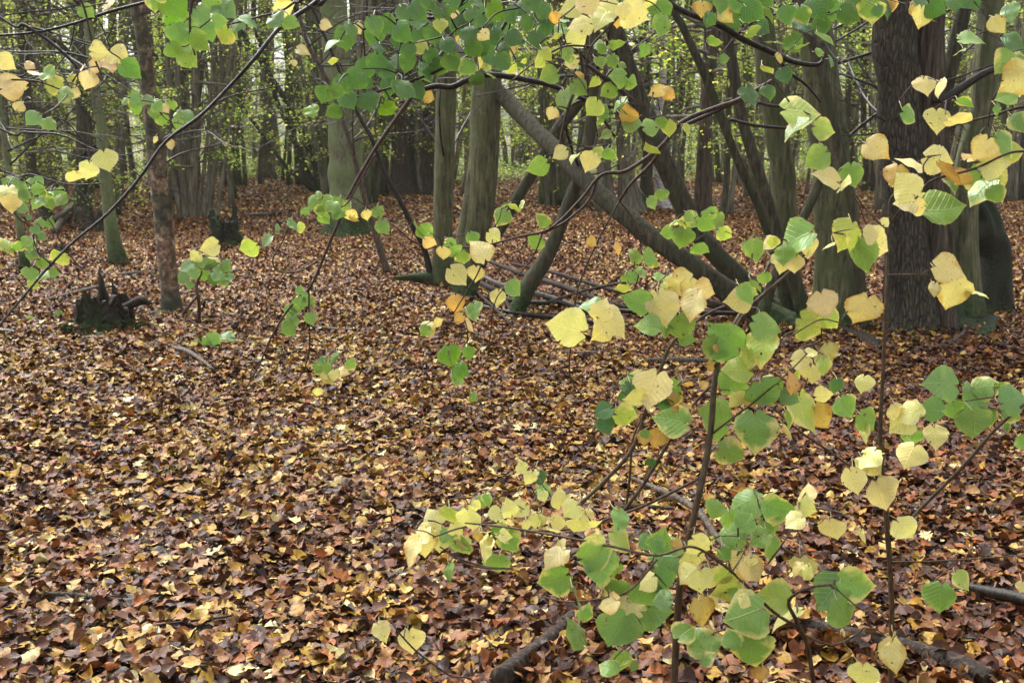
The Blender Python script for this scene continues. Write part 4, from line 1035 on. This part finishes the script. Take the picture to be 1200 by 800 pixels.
leafy('lime_branch', 'low pale yellow branch reaching left over the brown leaves, ending in a drooping leaf pair', 'branch',
      [[(820, 560, 2.2, 2.15), (760, 590, 2.2, 2.12), (720, 605, 2, 2.1), (680, 618, 1.8, 2.08), (620, 622, 1.8, 2.05), (580, 612, 1.6, 2.03), (540, 618, 1.4, 2.0), (510, 628, 1.2, 1.98)],
       [(600, 666, 1.3, 2.0), (572, 664, 1.6, 2.0), (540, 655, 1.3, 2.0), (515, 640, 1., 1.99)],
       [(620, 622, 1.2, 2.05), (635, 600, 1.1, 2.07), (625, 575, 1., 2.1), (618, 560, .8, 2.1)]],
      parse("484,648,42,-20,Y 492,628,34,-40,y 500,640,34,10,Y 504,608,30,-150,y 515,636,28,0,y 527,606,30,-20,m 550,610,34,0,y 537,621,22,20,y 558,594,18,80,y,.6 524,626,18,90,g 542,641,32,0,g 568,643,34,10,y 600,635,34,20,e "
            "584,664,34,0,g 575,623,24,90,y,.6 578,602,20,-80,y 589,613,20,90,Y,.6 597,594,24,-150,y 609,598,22,-30,y 630,613,24,0,y 656,611,20,80,y 649,653,36,-40,Y,.7 658,638,26,160,Y 647,680,44,-60,e 657,667,18,60,y "
            "571,587,18,0,g 613,549,16,20,y 620,561,18,-40,y 633,562,20,30,d 640,575,20,60,g 657,583,26,-160,y 638,582,14,0,y 668,598,26,-50,y 677,617,28,0,y 697,614,20,90,y,.4 652,621,24,90,y,.35 698,638,28,0,y 560,630,14,0,o 690,605,18,0,y"),
      2.0, 104, djit=.05, base=P(820, 560, 2.15))
leafy('lime_branch', 'thin twig low in the foreground holding just two yellow leaves', 'branch',
      [[(560, 812, 1.6, 2.3), (525, 790, 1.5, 2.3), (490, 765, 1.4, 2.3), (470, 745, 1.2, 2.3), (458, 730, .9, 2.3)]], parse("449,741,28,10,y 482,752,32,15,y"), 2.3, 105, mat=M_TWIG, n_extra=0)
# -- upper right branch
leafy('lime_branch', 'hanging lime branch of big spotted yellow leaves before the furrowed trunk, upper right', 'branch',
      [[(1290, 130, 2.6, 2.2), (1220, 172, 2, 2.2), (1180, 180, 1.6, 2.2), (1140, 198, 1.6, 2.2), (1090, 212, 1.5, 2.2), (1072, 232, 1.4, 2.2), (1052, 248, 1.4, 2.22), (1043, 262, 1.2, 2.25)],
       [(1085, 216, 1.2, 2.2), (1082, 196, 1.1, 2.2), (1088, 185, 1, 2.2)],
       [(1290, 110, 2, 2.3), (1200, 125, 2, 2.3), (1165, 135, 1.9, 2.3), (1140, 141, 1.6, 2.3), (1110, 148, 1, 2.3)]],
      parse("1028,176,32,50,Y 1067,190,34,-115,y,.6 1101,188,34,80,y 1112,205,38,0,o 1048,206,28,-10,o 1060,216,38,-130,y 1059,238,28,-80,y 1078,239,26,30,y 1108,243,48,80,g 1068,137,26,80,e 1098,142,30,-10,y 1126,144,32,80,y,.7 "
            "1149,176,32,-50,Y 1166,190,38,90,y 1156,216,48,0,e 1180,172,36,60,e 1190,178,28,90,m 1085,102,26,0,y 1168,130,10,0,g 1190,92,40,-50,Y 1176,76,34,-40,g 1170,30,22,20,Y 1178,112,24,-70,g 1132,120,22,70,e,.6 1195,145,26,30,e 1140,47,30,90,g,.5 1122,62,18,-50,e,.5"),
      2.22, 106, mat=M_TWIG, djit=.05)
# -- top right green sprays
leafy('lime_branch', 'black crooked branch with green leaves crossing the top in front of the right stool', 'branch',
      [[(750, -40, 4.5, 3.4), (780, -2, 4, 3.4), (800, 13, 4, 3.4), (840, 28, 4.2, 3.4), (870, 46, 4, 3.4), (905, 62, 3.8, 3.4), (930, 73, 3.4, 3.4), (958, 76, 3, 3.4), (966, 66, 1.8, 3.4)],
       [(905, 62, 2.6, 3.4), (925, 85, 2.4, 3.4), (945, 100, 2, 3.4), (962, 120, 1.6, 3.4)],
       [(862, 42, 2, 3.4), (885, 25, 1.6, 3.4), (920, 15, 1.4, 3.4), (960, 15, 1.2, 3.4), (1010, 12, 1.2, 3.4)]],
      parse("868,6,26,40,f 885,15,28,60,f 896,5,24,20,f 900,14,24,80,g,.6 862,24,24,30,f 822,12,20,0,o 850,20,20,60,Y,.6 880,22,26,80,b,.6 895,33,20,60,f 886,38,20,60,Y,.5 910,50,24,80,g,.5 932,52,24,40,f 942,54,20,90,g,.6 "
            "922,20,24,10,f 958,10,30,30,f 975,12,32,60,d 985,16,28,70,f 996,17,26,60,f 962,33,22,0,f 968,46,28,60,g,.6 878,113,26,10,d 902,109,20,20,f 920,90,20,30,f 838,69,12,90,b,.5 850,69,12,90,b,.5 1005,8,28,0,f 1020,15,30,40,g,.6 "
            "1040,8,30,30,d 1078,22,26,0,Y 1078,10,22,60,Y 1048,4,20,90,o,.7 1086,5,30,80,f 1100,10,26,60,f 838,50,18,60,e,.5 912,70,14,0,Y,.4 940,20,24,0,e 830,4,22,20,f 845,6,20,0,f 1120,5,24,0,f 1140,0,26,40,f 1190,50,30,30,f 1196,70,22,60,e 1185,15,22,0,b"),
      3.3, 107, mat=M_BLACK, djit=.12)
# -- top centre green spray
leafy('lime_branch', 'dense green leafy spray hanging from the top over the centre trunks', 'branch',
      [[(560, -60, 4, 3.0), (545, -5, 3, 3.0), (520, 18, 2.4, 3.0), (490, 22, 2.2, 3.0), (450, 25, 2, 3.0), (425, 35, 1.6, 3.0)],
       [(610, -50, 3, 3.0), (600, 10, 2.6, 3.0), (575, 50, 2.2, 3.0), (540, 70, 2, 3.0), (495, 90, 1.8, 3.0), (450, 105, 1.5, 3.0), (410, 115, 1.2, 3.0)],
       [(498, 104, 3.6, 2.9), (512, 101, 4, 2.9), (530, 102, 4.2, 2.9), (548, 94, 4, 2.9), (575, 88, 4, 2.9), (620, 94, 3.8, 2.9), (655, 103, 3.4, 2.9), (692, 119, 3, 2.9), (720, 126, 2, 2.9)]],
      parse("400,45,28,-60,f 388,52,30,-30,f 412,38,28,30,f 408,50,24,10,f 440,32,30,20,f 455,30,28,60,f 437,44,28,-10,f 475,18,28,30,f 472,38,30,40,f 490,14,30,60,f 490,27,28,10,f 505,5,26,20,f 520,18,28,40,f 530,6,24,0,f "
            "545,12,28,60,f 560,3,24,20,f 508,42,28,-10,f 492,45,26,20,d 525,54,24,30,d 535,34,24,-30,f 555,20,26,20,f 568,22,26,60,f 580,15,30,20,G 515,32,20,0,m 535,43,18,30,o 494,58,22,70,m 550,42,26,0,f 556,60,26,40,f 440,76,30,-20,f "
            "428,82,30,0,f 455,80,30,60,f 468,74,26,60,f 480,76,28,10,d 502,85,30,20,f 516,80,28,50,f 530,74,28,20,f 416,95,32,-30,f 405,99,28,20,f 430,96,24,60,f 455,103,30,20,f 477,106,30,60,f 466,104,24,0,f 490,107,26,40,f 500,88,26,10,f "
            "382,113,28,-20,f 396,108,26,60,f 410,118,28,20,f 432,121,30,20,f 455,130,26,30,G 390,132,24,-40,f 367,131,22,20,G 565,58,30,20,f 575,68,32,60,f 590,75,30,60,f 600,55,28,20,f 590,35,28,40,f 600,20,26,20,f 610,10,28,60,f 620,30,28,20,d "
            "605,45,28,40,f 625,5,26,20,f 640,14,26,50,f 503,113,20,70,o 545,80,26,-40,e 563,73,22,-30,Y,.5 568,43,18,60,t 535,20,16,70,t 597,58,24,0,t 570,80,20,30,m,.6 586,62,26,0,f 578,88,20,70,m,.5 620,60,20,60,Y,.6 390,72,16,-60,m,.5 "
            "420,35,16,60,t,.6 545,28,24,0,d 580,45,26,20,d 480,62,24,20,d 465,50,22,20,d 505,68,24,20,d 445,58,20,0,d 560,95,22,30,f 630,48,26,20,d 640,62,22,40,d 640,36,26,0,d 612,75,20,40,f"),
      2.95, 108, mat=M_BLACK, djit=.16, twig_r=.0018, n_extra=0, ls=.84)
# -- top yellow group with hanging greens
leafy('lime_branch', 'pale yellow leaf cluster at the top edge with small green leaves trailing below it', 'branch',
      [[(770, -50, 3, 2.5), (745, -5, 2, 2.5), (715, 30, 1.8, 2.5), (690, 60, 1.6, 2.5), (686, 100, 1.6, 2.5), (694, 130, 1.4, 2.5), (700, 160, 1.2, 2.5)],
       [(694, 55, 1.6, 2.5), (660, 55, 1.4, 2.5), (625, 75, 1.2, 2.5), (600, 95, 1., 2.5)],
       [(686, 75, 2.2, 2.5), (700, 85, 2.6, 2.5), (720, 98, 2.2, 2.5), (745, 120, 1.6, 2.5)],
       [(680, 60, 2, 2.6), (682, 90, 2.4, 2.6), (670, 115, 2.2, 2.6), (660, 150, 2, 2.6), (655, 180, 1.4, 2.6)]],
      parse("668,11,32,-70,y 690,7,30,20,y 716,7,26,0,y 706,20,40,0,y 746,16,40,50,y 724,24,24,0,o,.6 680,29,32,-70,y 672,45,30,-80,y 762,3,28,80,y 776,14,36,30,G 775,32,32,0,g 650,22,18,0,o 655,36,22,-60,g 646,46,30,-50,m,.5 "
            "642,90,28,-60,g 723,88,28,-90,g 742,98,20,60,g 712,107,24,-60,g,.6 662,119,34,0,g 680,104,26,60,g 680,90,16,0,o 695,98,20,-50,m,.5 725,122,26,-40,g,.6 646,134,18,-30,Y 694,127,26,-50,m 706,134,22,60,G 740,135,30,80,o,.4 "
            "743,143,28,80,g 765,148,26,80,g 783,152,26,-20,m 770,110,24,-60,Y,.5 785,110,20,80,o,.6 725,52,24,80,g 703,74,18,20,g 665,65,20,0,g 640,64,20,60,m,.6 762,175,26,-130,m,.35 692,190,28,-20,y 655,181,24,-60,Y 630,197,30,-50,g,.5 "
            "702,180,20,70,m 672,185,20,-50,m,.6 715,182,20,60,g,.6 708,140,20,90,g,.5 735,128,20,60,e,.6 650,60,18,-40,e,.5 632,75,16,-50,m,.5 600,82,18,-50,m,.5 755,60,20,-20,g,.6 705,54,20,80,b,.6 718,72,18,0,g 700,10,26,60,Y 730,15,24,-20,y"),
      2.5, 109, mat=M_TWIG, djit=.1, ls=.86)
# -- mid-air branch of the centre right, thin and dark
leafy('lime_branch', 'long dark bough sweeping from upper right down across the crossing stems, with a leafy tip', 'branch',
      [[(905, 95, 3.4, 3.9), (866, 117, 3.2, 3.9), (840, 126, 3.2, 3.9), (800, 143, 3, 3.9), (775, 172, 2.8, 3.9), (735, 200, 2.8, 3.9), (706, 205, 2.4, 3.9), (680, 235, 2, 3.9), (645, 268, 1.8, 3.9), (607, 278, 1.5, 3.9), (573, 287, 1.5, 3.9), (543, 290, 1.4, 3.9), (493, 287, 1.2, 3.9), (460, 263, 1., 3.9)],
       [(700, 210, 2, 3.92), (690, 235, 1.8, 3.92), (665, 258, 1.6, 3.92), (640, 272, 1.4, 3.92)],
       [(573, 287, 1.4, 3.9), (560, 320, 1.1, 3.9), (548, 340, 1., 3.9), (533, 365, .8, 3.9)],
       [(637, 270, 1., 3.9), (625, 300, .9, 3.9), (605, 326, .9, 3.9), (582, 350, .8, 3.9), (575, 395, .8, 3.9), (572, 422, .6, 3.9)]],
      parse("444,250,17,30,g 450,267,20,40,g 490,270,24,-20,g 500,272,22,40,g 505,284,18,60,Y 519,298,18,0,Y 530,288,18,70,g 533,296,18,30,g 542,303,20,0,g 553,281,18,40,g 561,292,32,-150,Y,.6 580,278,20,60,y 587,256,24,-20,g "
            "595,240,16,90,g,.5 605,243,18,60,m,.4 627,286,24,-50,g 634,258,22,-130,g,.45 537,324,28,50,y 557,322,20,-40,Y,.4 535,357,22,0,o,.6 584,350,20,0,y 603,340,24,60,g 556,366,24,20,g 551,382,20,30,Y,.5 547,405,22,-20,Y,.7 "
            "503,382,22,80,Y,.5 497,388,16,-30,g 530,418,28,20,G 538,443,20,60,g,.6 403,243,16,-30,g 412,254,18,70,Y,.5 396,240,16,-30,g"),
      3.9, 110, mat=M_TWIG, djit=.08, twig_r=.0016)
leafy('lime_branch', 'small group of dark green leaves hanging in front of the long leaning stem', 'branch',
      [[(726, 235, 1.4, 4.2), (697, 290, 1.3, 4.2), (677, 340, 1.2, 4.2), (670, 395, 1.2, 4.2), (668, 440, 1.1, 4.2), (685, 467, .8, 4.2)],
       [(726, 235, 1.4, 4.2), (745, 262, 1.3, 4.2), (752, 300, 1.2, 4.2), (745, 335, 1., 4.2), (735, 350, .8, 4.2)],
       [(726, 235, 2., 4.2), (740, 215, 2.2, 4.15), (765, 190, 2.4, 4.1), (776, 171, 2.6, 3.95)]],
      parse("742,303,20,-30,g 762,301,20,80,g 738,326,18,-30,g 753,320,18,60,g 728,338,22,-60,m,.5 775,325,18,60,g 725,293,18,20,o,.5 780,272,16,-60,g 800,281,28,0,g 800,261,18,-80,m 812,259,24,60,g 832,262,32,60,g 850,275,20,60,m 822,292,24,50,g,.6 845,258,18,60,g 876,292,18,0,g,.8 790,262,18,-60,e,.5 810,255,16,40,g 775,230,16,10,g 765,238,16,40,g"),
      4.1, 111, mat=M_TWIG, djit=.08)
# -- bare crossing boughs
for lab, pl in (('long bare black bough curving down from the top to the lower left edge', [[(400, -25, 3.6, 3.2), (372, 2, 3.4, 3.2), (330, 32, 3.2, 3.15), (300, 68, 3, 3.1), (270, 101, 2.8, 3.1), (235, 136, 2.7, 3.05), (195, 166, 2.5, 3.), (163, 210, 2.4, 2.95), (127, 250, 2.3, 2.9), (87, 283, 2.2, 2.85), (57, 313, 2., 2.8), (30, 345, 1.8, 2.75), (-6, 388, 1.5, 2.7)], [(60, 310, 1.2, 2.8), (45, 295, 1, 2.8), (38, 275, .8, 2.8)], [(165, 207, 1.2, 2.95), (140, 190, 1, 2.95), (100, 185, .8, 2.95), (60, 175, .7, 2.95)]]),
                ('bare dark branch crossing the top left corner', [[(210, -8, 2, 3.6), (175, 2, 2.2, 3.6), (130, 14, 2.2, 3.6), (88, 28, 2.2, 3.6), (45, 38, 2., 3.6), (-10, 43, 2, 3.6)], [(-10, 12, 2, 3.6), (30, 30, 2.4, 3.6), (60, 50, 2.4, 3.6), (85, 72, 2.2, 3.6), (100, 90, 1.8, 3.6)], [(88, 28, 1.2, 3.6), (80, 60, 1, 3.6), (55, 90, .8, 3.6)], [(30, 30, 1.2, 3.6), (60, 38, 1.1, 3.6), (110, 55, 1, 3.6), (155, 62, .8, 3.6)]]),
                ('bare twiggy branch low across the left edge above the stump', [[(-10, 145, 1.8, 4.), (30, 155, 1.6, 4.), (70, 158, 1.4, 4.), (110, 175, 1.2, 4.), (150, 190, 1, 4.)], [(-10, 192, 1.4, 4.), (40, 205, 1.3, 4.), (80, 216, 1.1, 4.), (120, 215, .8, 4.)], [(-5, 82, 1.4, 4), (40, 84, 1.2, 4), (90, 88, 1, 4)]]),
                ('short broken black branch stub between the brown trunk and the stool', [[(800, 148, 3, 6.), (840, 130, 3, 6.), (868, 117, 2.6, 6.)], [(855, 140, 2.6, 6.2), (885, 147, 2.6, 6.2), (925, 151, 2.4, 6.2)], [(888, 120, 2.6, 6.2), (905, 124, 2.4, 6.2), (928, 125, 2, 6.2)]]),
                ('dark branch with brown dead tip in the gap left of the leaning stem', [[(655, 40, 2, 6.), (672, 70, 2.4, 6.), (695, 80, 2.6, 6.), (712, 95, 3, 6.), (730, 108, 3, 6.), (745, 125, 2.5, 6.)], [(665, 125, 2.2, 6), (685, 118, 2.4, 6), (700, 130, 2.4, 6), (720, 160, 2, 6)]])):
    base = P(pl[0][0][0], pl[0][0][1], pl[0][0][3])
    root = thing('bare_branch', base, lab, 'branch')
    for i, s in enumerate(pl):
        W, Rr = grow_out([P(p[0], p[1], p[3]) for p in s], [.78 * p[2] * p[3] / F for p in s], s)
        mb = MB(); tube(mb, W, Rr, sides=9, m=8, noise=.1, wob=.003, seed=i + int(s[0][0]), ground=-5.)
        mb.build('stem' if i == 0 else 'side_branch', M_BLACK, root)
# -- left sprays
leafy('lime_branch', 'leafy twig at the upper left with cream leaves and one bright green leaf', 'branch',
      [[(60, -40, 2, 2.5), (92, -2, 1.6, 2.5), (104, 40, 1.4, 2.5), (110, 70, 1.4, 2.5), (118, 88, 1.2, 2.5)], [(-60, 80, 1.6, 2.5), (-10, 92, 1.4, 2.5), (40, 95, 1.2, 2.5), (70, 105, 1, 2.5)]],
      parse("16,100,36,75,t,.5 42,86,18,70,t,.6 58,88,24,80,g 66,103,28,80,m,.5 78,110,24,80,g,.6 118,62,26,90,t 110,80,22,-30,t 127,76,30,20,t 140,66,30,60,y 103,96,26,-10,t 155,83,34,60,G 50,142,28,70,b 38,140,22,-50,b 8,73,26,70,y,.4 125,5,22,-70,t 103,14,22,60,g 125,190,32,20,y 103,201,26,-20,y 86,209,28,-50,y,.5 60,146,20,60,g"),
      2.5, 112, mat=M_TWIG, djit=.08, ls=.86)
leafy('lime_branch', 'green leaf spray hanging from the top between the cherry and the mossy trunk', 'branch',
      [[(240, -50, 2.4, 2.7), (225, 0, 1.8, 2.7), (222, 40, 1.5, 2.7), (228, 65, 1.2, 2.7)], [(380, -50, 2.4, 2.7), (340, 5, 1.6, 2.7), (300, 20, 1.4, 2.7), (260, 30, 1.2, 2.7)]],
      parse("207,8,34,40,G 222,28,24,10,g 265,12,30,70,b 210,40,28,20,g 226,42,26,50,g 236,50,28,30,g 248,25,24,60,g 262,44,26,-30,m 222,68,26,30,g 280,30,20,60,b 335,10,26,130,Y,.4 325,25,22,60,b 342,29,20,60,b 292,26,22,80,b 355,60,16,60,t 198,20,24,0,G 238,20,24,60,b 245,38,22,40,g 205,60,20,30,g 272,40,16,30,b 250,5,22,30,g 180,5,20,10,g"),
      2.7, 113, mat=M_TWIG, djit=.08)
leafy('lime_branch', 'sprig of small bluish green leaves at the left edge below the cream pair', 'branch',
      [[(-40, 205, 1.6, 3.), (5, 235, 1.4, 3.), (20, 255, 1.1, 3.), (30, 262, .9, 3.)], [(5, 235, 1.2, 3), (40, 225, 1., 3), (75, 222, .8, 3)], [(100, 320, 1., 3), (75, 290, .9, 3), (60, 262, .8, 3), (45, 245, .7, 3)]],
      parse("6,228,28,0,y 14,240,24,0,y 17,213,16,40,b 26,220,14,0,b 20,232,16,40,b 30,228,16,60,b 28,244,14,60,b 12,234,14,0,b 35,215,14,-30,b 45,221,16,60,b 42,240,16,0,b 50,236,14,60,g 58,230,16,0,g 65,228,14,60,g 73,227,16,80,g 60,240,14,0,g 50,226,14,40,e,.6 "
            "45,215,16,60,b 70,235,16,-30,g 8,285,24,-150,m,.4 20,290,16,-60,g 30,285,16,-50,g 38,290,16,20,e 50,262,14,60,b 60,262,12,60,g 35,322,18,0,g 50,310,16,40,g 52,322,18,60,g 37,335,16,-30,m 68,300,26,-130,m,.4 50,277,12,60,b 36,300,14,0,b 42,270,12,40,b"),
      3., 114, mat=M_TWIG, djit=.1)
leafy('lime_branch', 'sprig of tiny green leaves across the cherry trunk', 'branch',
      [[(110, 85, 1., 4.5), (145, 112, .9, 4.5), (180, 120, .9, 4.5), (215, 128, .8, 4.5)], [(180, 120, .9, 4.5), (195, 140, .7, 4.5), (215, 146, .6, 4.5)]],
      parse("150,118,14,60,g 160,115,14,90,b 166,120,12,0,b 185,125,15,60,g 190,142,15,0,g 208,146,15,0,g 222,136,16,80,b 180,134,12,0,g 175,118,14,60,b 194,128,12,60,t 200,170,12,0,t 184,119,12,60,g 210,134,12,60,g 202,124,12,0,g 155,125,12,-50,e 160,130,12,0,g"), 4.5, 115, mat=M_TWIG, djit=.1)
leafy('lime_branch', 'pale green leaf cluster hanging before the mossy trunk', 'branch',
      [[(440, 180, 1.2, 3.6), (420, 215, 1.1, 3.6), (405, 240, 1., 3.6), (385, 243, .9, 3.6), (365, 240, .8, 3.6)]], parse("367,239,20,-60,g 380,245,20,40,g 392,243,20,70,g 385,236,16,30,g 376,248,16,0,e 398,250,18,60,G"), 3.6, 116, mat=M_TWIG)
# -- thin hanging branch with leaves over the open floor, left centre
leafy('lime_branch', 'long thin twig hanging over the open floor with a few green leaves along it', 'branch',
      [[(520, 60, 3., 4.4), (478, 120, 2.8, 4.4), (440, 175, 2.6, 4.4), (412, 225, 2.4, 4.4), (401, 252, 2.2, 4.4), (385, 290, 2., 4.4), (365, 335, 1.8, 4.4), (340, 360, 1.5, 4.4), (318, 395, 1.3, 4.4), (305, 425, 1.1, 4.4), (288, 455, .8, 4.4)],
       [(372, 306, 1.2, 4.4), (350, 318, 1.2, 4.4), (325, 317, 1.1, 4.4), (320, 303, 1., 4.4), (330, 285, .9, 4.4), (338, 268, .8, 4.4), (355, 252, .7, 4.4)],
       [(362, 340, 1.2, 4.4), (362, 375, 1.1, 4.4), (362, 410, 1., 4.4), (352, 440, .8, 4.4), (320, 470, .6, 4.4)],
       [(330, 415, .8, 4.4), (300, 400, .8, 4.4), (270, 395, .7, 4.4)]],
      parse("290,292,24,-60,m,.7 312,283,18,-40,b 325,270,14,0,b 345,265,20,60,b,.6 354,267,14,80,m 340,366,18,-40,b 352,356,18,30,b 359,350,16,-150,g 366,358,15,40,g 365,374,17,20,g 335,385,20,-60,g 347,362,18,20,g 342,378,16,-20,b "
            "372,432,16,-40,b 380,425,15,60,b 392,440,14,0,Y 379,444,14,-50,Y 390,418,18,-60,b 412,428,15,60,g 385,432,15,60,g 402,436,15,70,Y 388,443,18,0,m 376,436,14,0,g"),
      4.4, 117, mat=M_TWIG, djit=.05)
# -- seedlings standing in the litter
leafy('lime_seedling', 'seedling with bluish green leaves and one large yellow leaf, right of the cherry', 'seedling',
      [[(233, 378, 2.8, 'g'), (233, 355, 2.4, 8.9), (230, 335, 2.2, 8.9), (236, 318, 1.6, 8.9), (232, 300, 1.2, 8.9)], [(210, 368, 2.2, 'g'), (222, 358, 2.2, 8.9), (232, 345, 2, 8.9)]],
      parse("245,289,28,-70,y 228,302,20,-50,y 218,313,24,-60,b 240,313,26,20,b 250,310,24,60,b 258,322,24,60,b 266,313,20,60,b 240,325,18,0,g 214,327,20,-60,b 249,329,20,10,G 262,330,20,40,b 228,322,18,0,b 270,325,16,80,b 222,335,14,0,b 235,308,18,-20,b"), 8.7, 118, djit=.12, twig_r=.003, ls=.8)
leafy('lime_seedling', 'low seedling with one yellow leaf lying over the pale-ended stick', 'seedling',
      [[(238, 428, 1.2, 'g'), (236, 412, 1., 7.9), (240, 404, .8, 7.9)]], parse("206,418,20,-60,G,.6 228,411,22,30,y 222,408,16,-60,y 250,402,24,70,g,.6 233,397,18,40,b,.5 268,396,20,80,b,.5 242,406,16,50,g"), 7.8, 119, djit=.08, twig_r=.002)
leafy('lime_seedling', 'tiny green seedling at the left in front of the jagged stump', 'seedling',
      [[(50, 394, 1.2, 'g'), (48, 384, 1., 8.9), (46, 378, .8, 8.9)]], parse("38,380,18,-60,g,.6 46,382,20,60,g,.6 57,388,18,60,G 52,377,16,30,b,.6 30,377,12,-70,b,.6 62,384,14,70,g"), 8.8, 120, djit=.06, twig_r=.002)
leafy('lime_seedling', 'pair of seedling leaves, one green one yellow, in the leaves beneath the short grey log', 'seedling',
      [[(716, 440, 1.2, 'g'), (717, 432, 1., 7.9), (720, 426, .8, 7.9)]], parse("711,428,24,-50,d 723,425,20,0,y 732,425,18,10,y"), 7.8, 121, djit=.03, twig_r=.002, n_extra=0)

# ---------------------------------------------------------------- thin pale air
def haze():
    N = NT('haze_air')
    v = N.n('ShaderNodeVolumePrincipled', {'Color': (.93, .95, .92, 1), 'Density': .0006, 'Anisotropy': .2})
    o = N.t.nodes.new('ShaderNodeOutputMaterial'); N.t.links.new(v.outputs[0], o.inputs['Volume'])
    x, y0, y1, z0, z1 = 320, -80, 420, -1.4, 14.5
    V = [(a, b, c) for c in (z0, z1) for b in (y0, y1) for a in (-x, x)]
    me = bpy.data.meshes.new('haze'); me.from_pydata(V, [], [(0, 2, 3, 1), (4, 5, 7, 6), (0, 1, 5, 4), (2, 6, 7, 3), (0, 4, 6, 2), (1, 3, 7, 5)]); me.update()
    me.materials.append(N.m)
    tag(link('haze', me), 'thin pale haze in the air between the far trees', 'haze', kind='stuff')
haze()

# ---------------------------------------------------------------- camera, light, sky
cam = bpy.data.cameras.new('camera'); co = bpy.data.objects.new('camera', cam); COL.objects.link(co)
co.location = (0, 0, CZ); co.rotation_euler = (math.pi / 2 - PITCH, 0, 0)
cam.sensor_fit = 'HORIZONTAL'; cam.sensor_width = 22.2; cam.lens = 22.2 * F / 1200
cam.clip_start = .05; cam.clip_end = 1000
cam.dof.use_dof = True; cam.dof.focus_distance = 3.4; cam.dof.aperture_fstop = 6.3
C.camera = co

w = bpy.data.worlds.new('World'); C.world = w; w.use_nodes = True
nt = w.node_tree; nt.nodes.clear()
sky = nt.nodes.new('ShaderNodeTexSky'); sky.sky_type = 'NISHITA'; sky.sun_disc = False
SE, SR = math.radians(52), math.radians(-35)
sky.sun_elevation = SE; sky.sun_rotation = SR; sky.air_density = 1.; sky.dust_density = 6.; sky.ozone_density = 1.
hs = nt.nodes.new('ShaderNodeHueSaturation'); hs.inputs['Saturation'].default_value = .22
bg = nt.nodes.new('ShaderNodeBackground'); bg.inputs['Strength'].default_value = .15
ou = nt.nodes.new('ShaderNodeOutputWorld')
nt.links.new(sky.outputs[0], hs.inputs['Color']); nt.links.new(hs.outputs[0], bg.inputs[0]); nt.links.new(bg.outputs[0], ou.inputs[0])
sl = bpy.data.lights.new('sun', 'SUN'); sl.energy = .8; sl.angle = math.radians(40); sl.color = (1, .97, .9)
so = bpy.data.objects.new('sun', sl); COL.objects.link(so)
d = Vector((math.sin(SR) * math.cos(SE), math.cos(SR) * math.cos(SE), math.sin(SE)))
so.rotation_euler = d.to_track_quat('Z', 'Y').to_euler(); so.location = (0, 0, 30)

C.view_settings.view_transform = 'Standard'; C.view_settings.look = 'None'; C.view_settings.gamma = 1; C.view_settings.use_curve_mapping = False
C.view_settings.exposure = 1.46
C.render.engine = 'CYCLES'
C.cycles.use_denoising = True
C.cycles.max_bounces = 6; C.cycles.diffuse_bounces = 3; C.cycles.glossy_bounces = 2; C.cycles.transmission_bounces = 4; C.cycles.transparent_max_bounces = 4
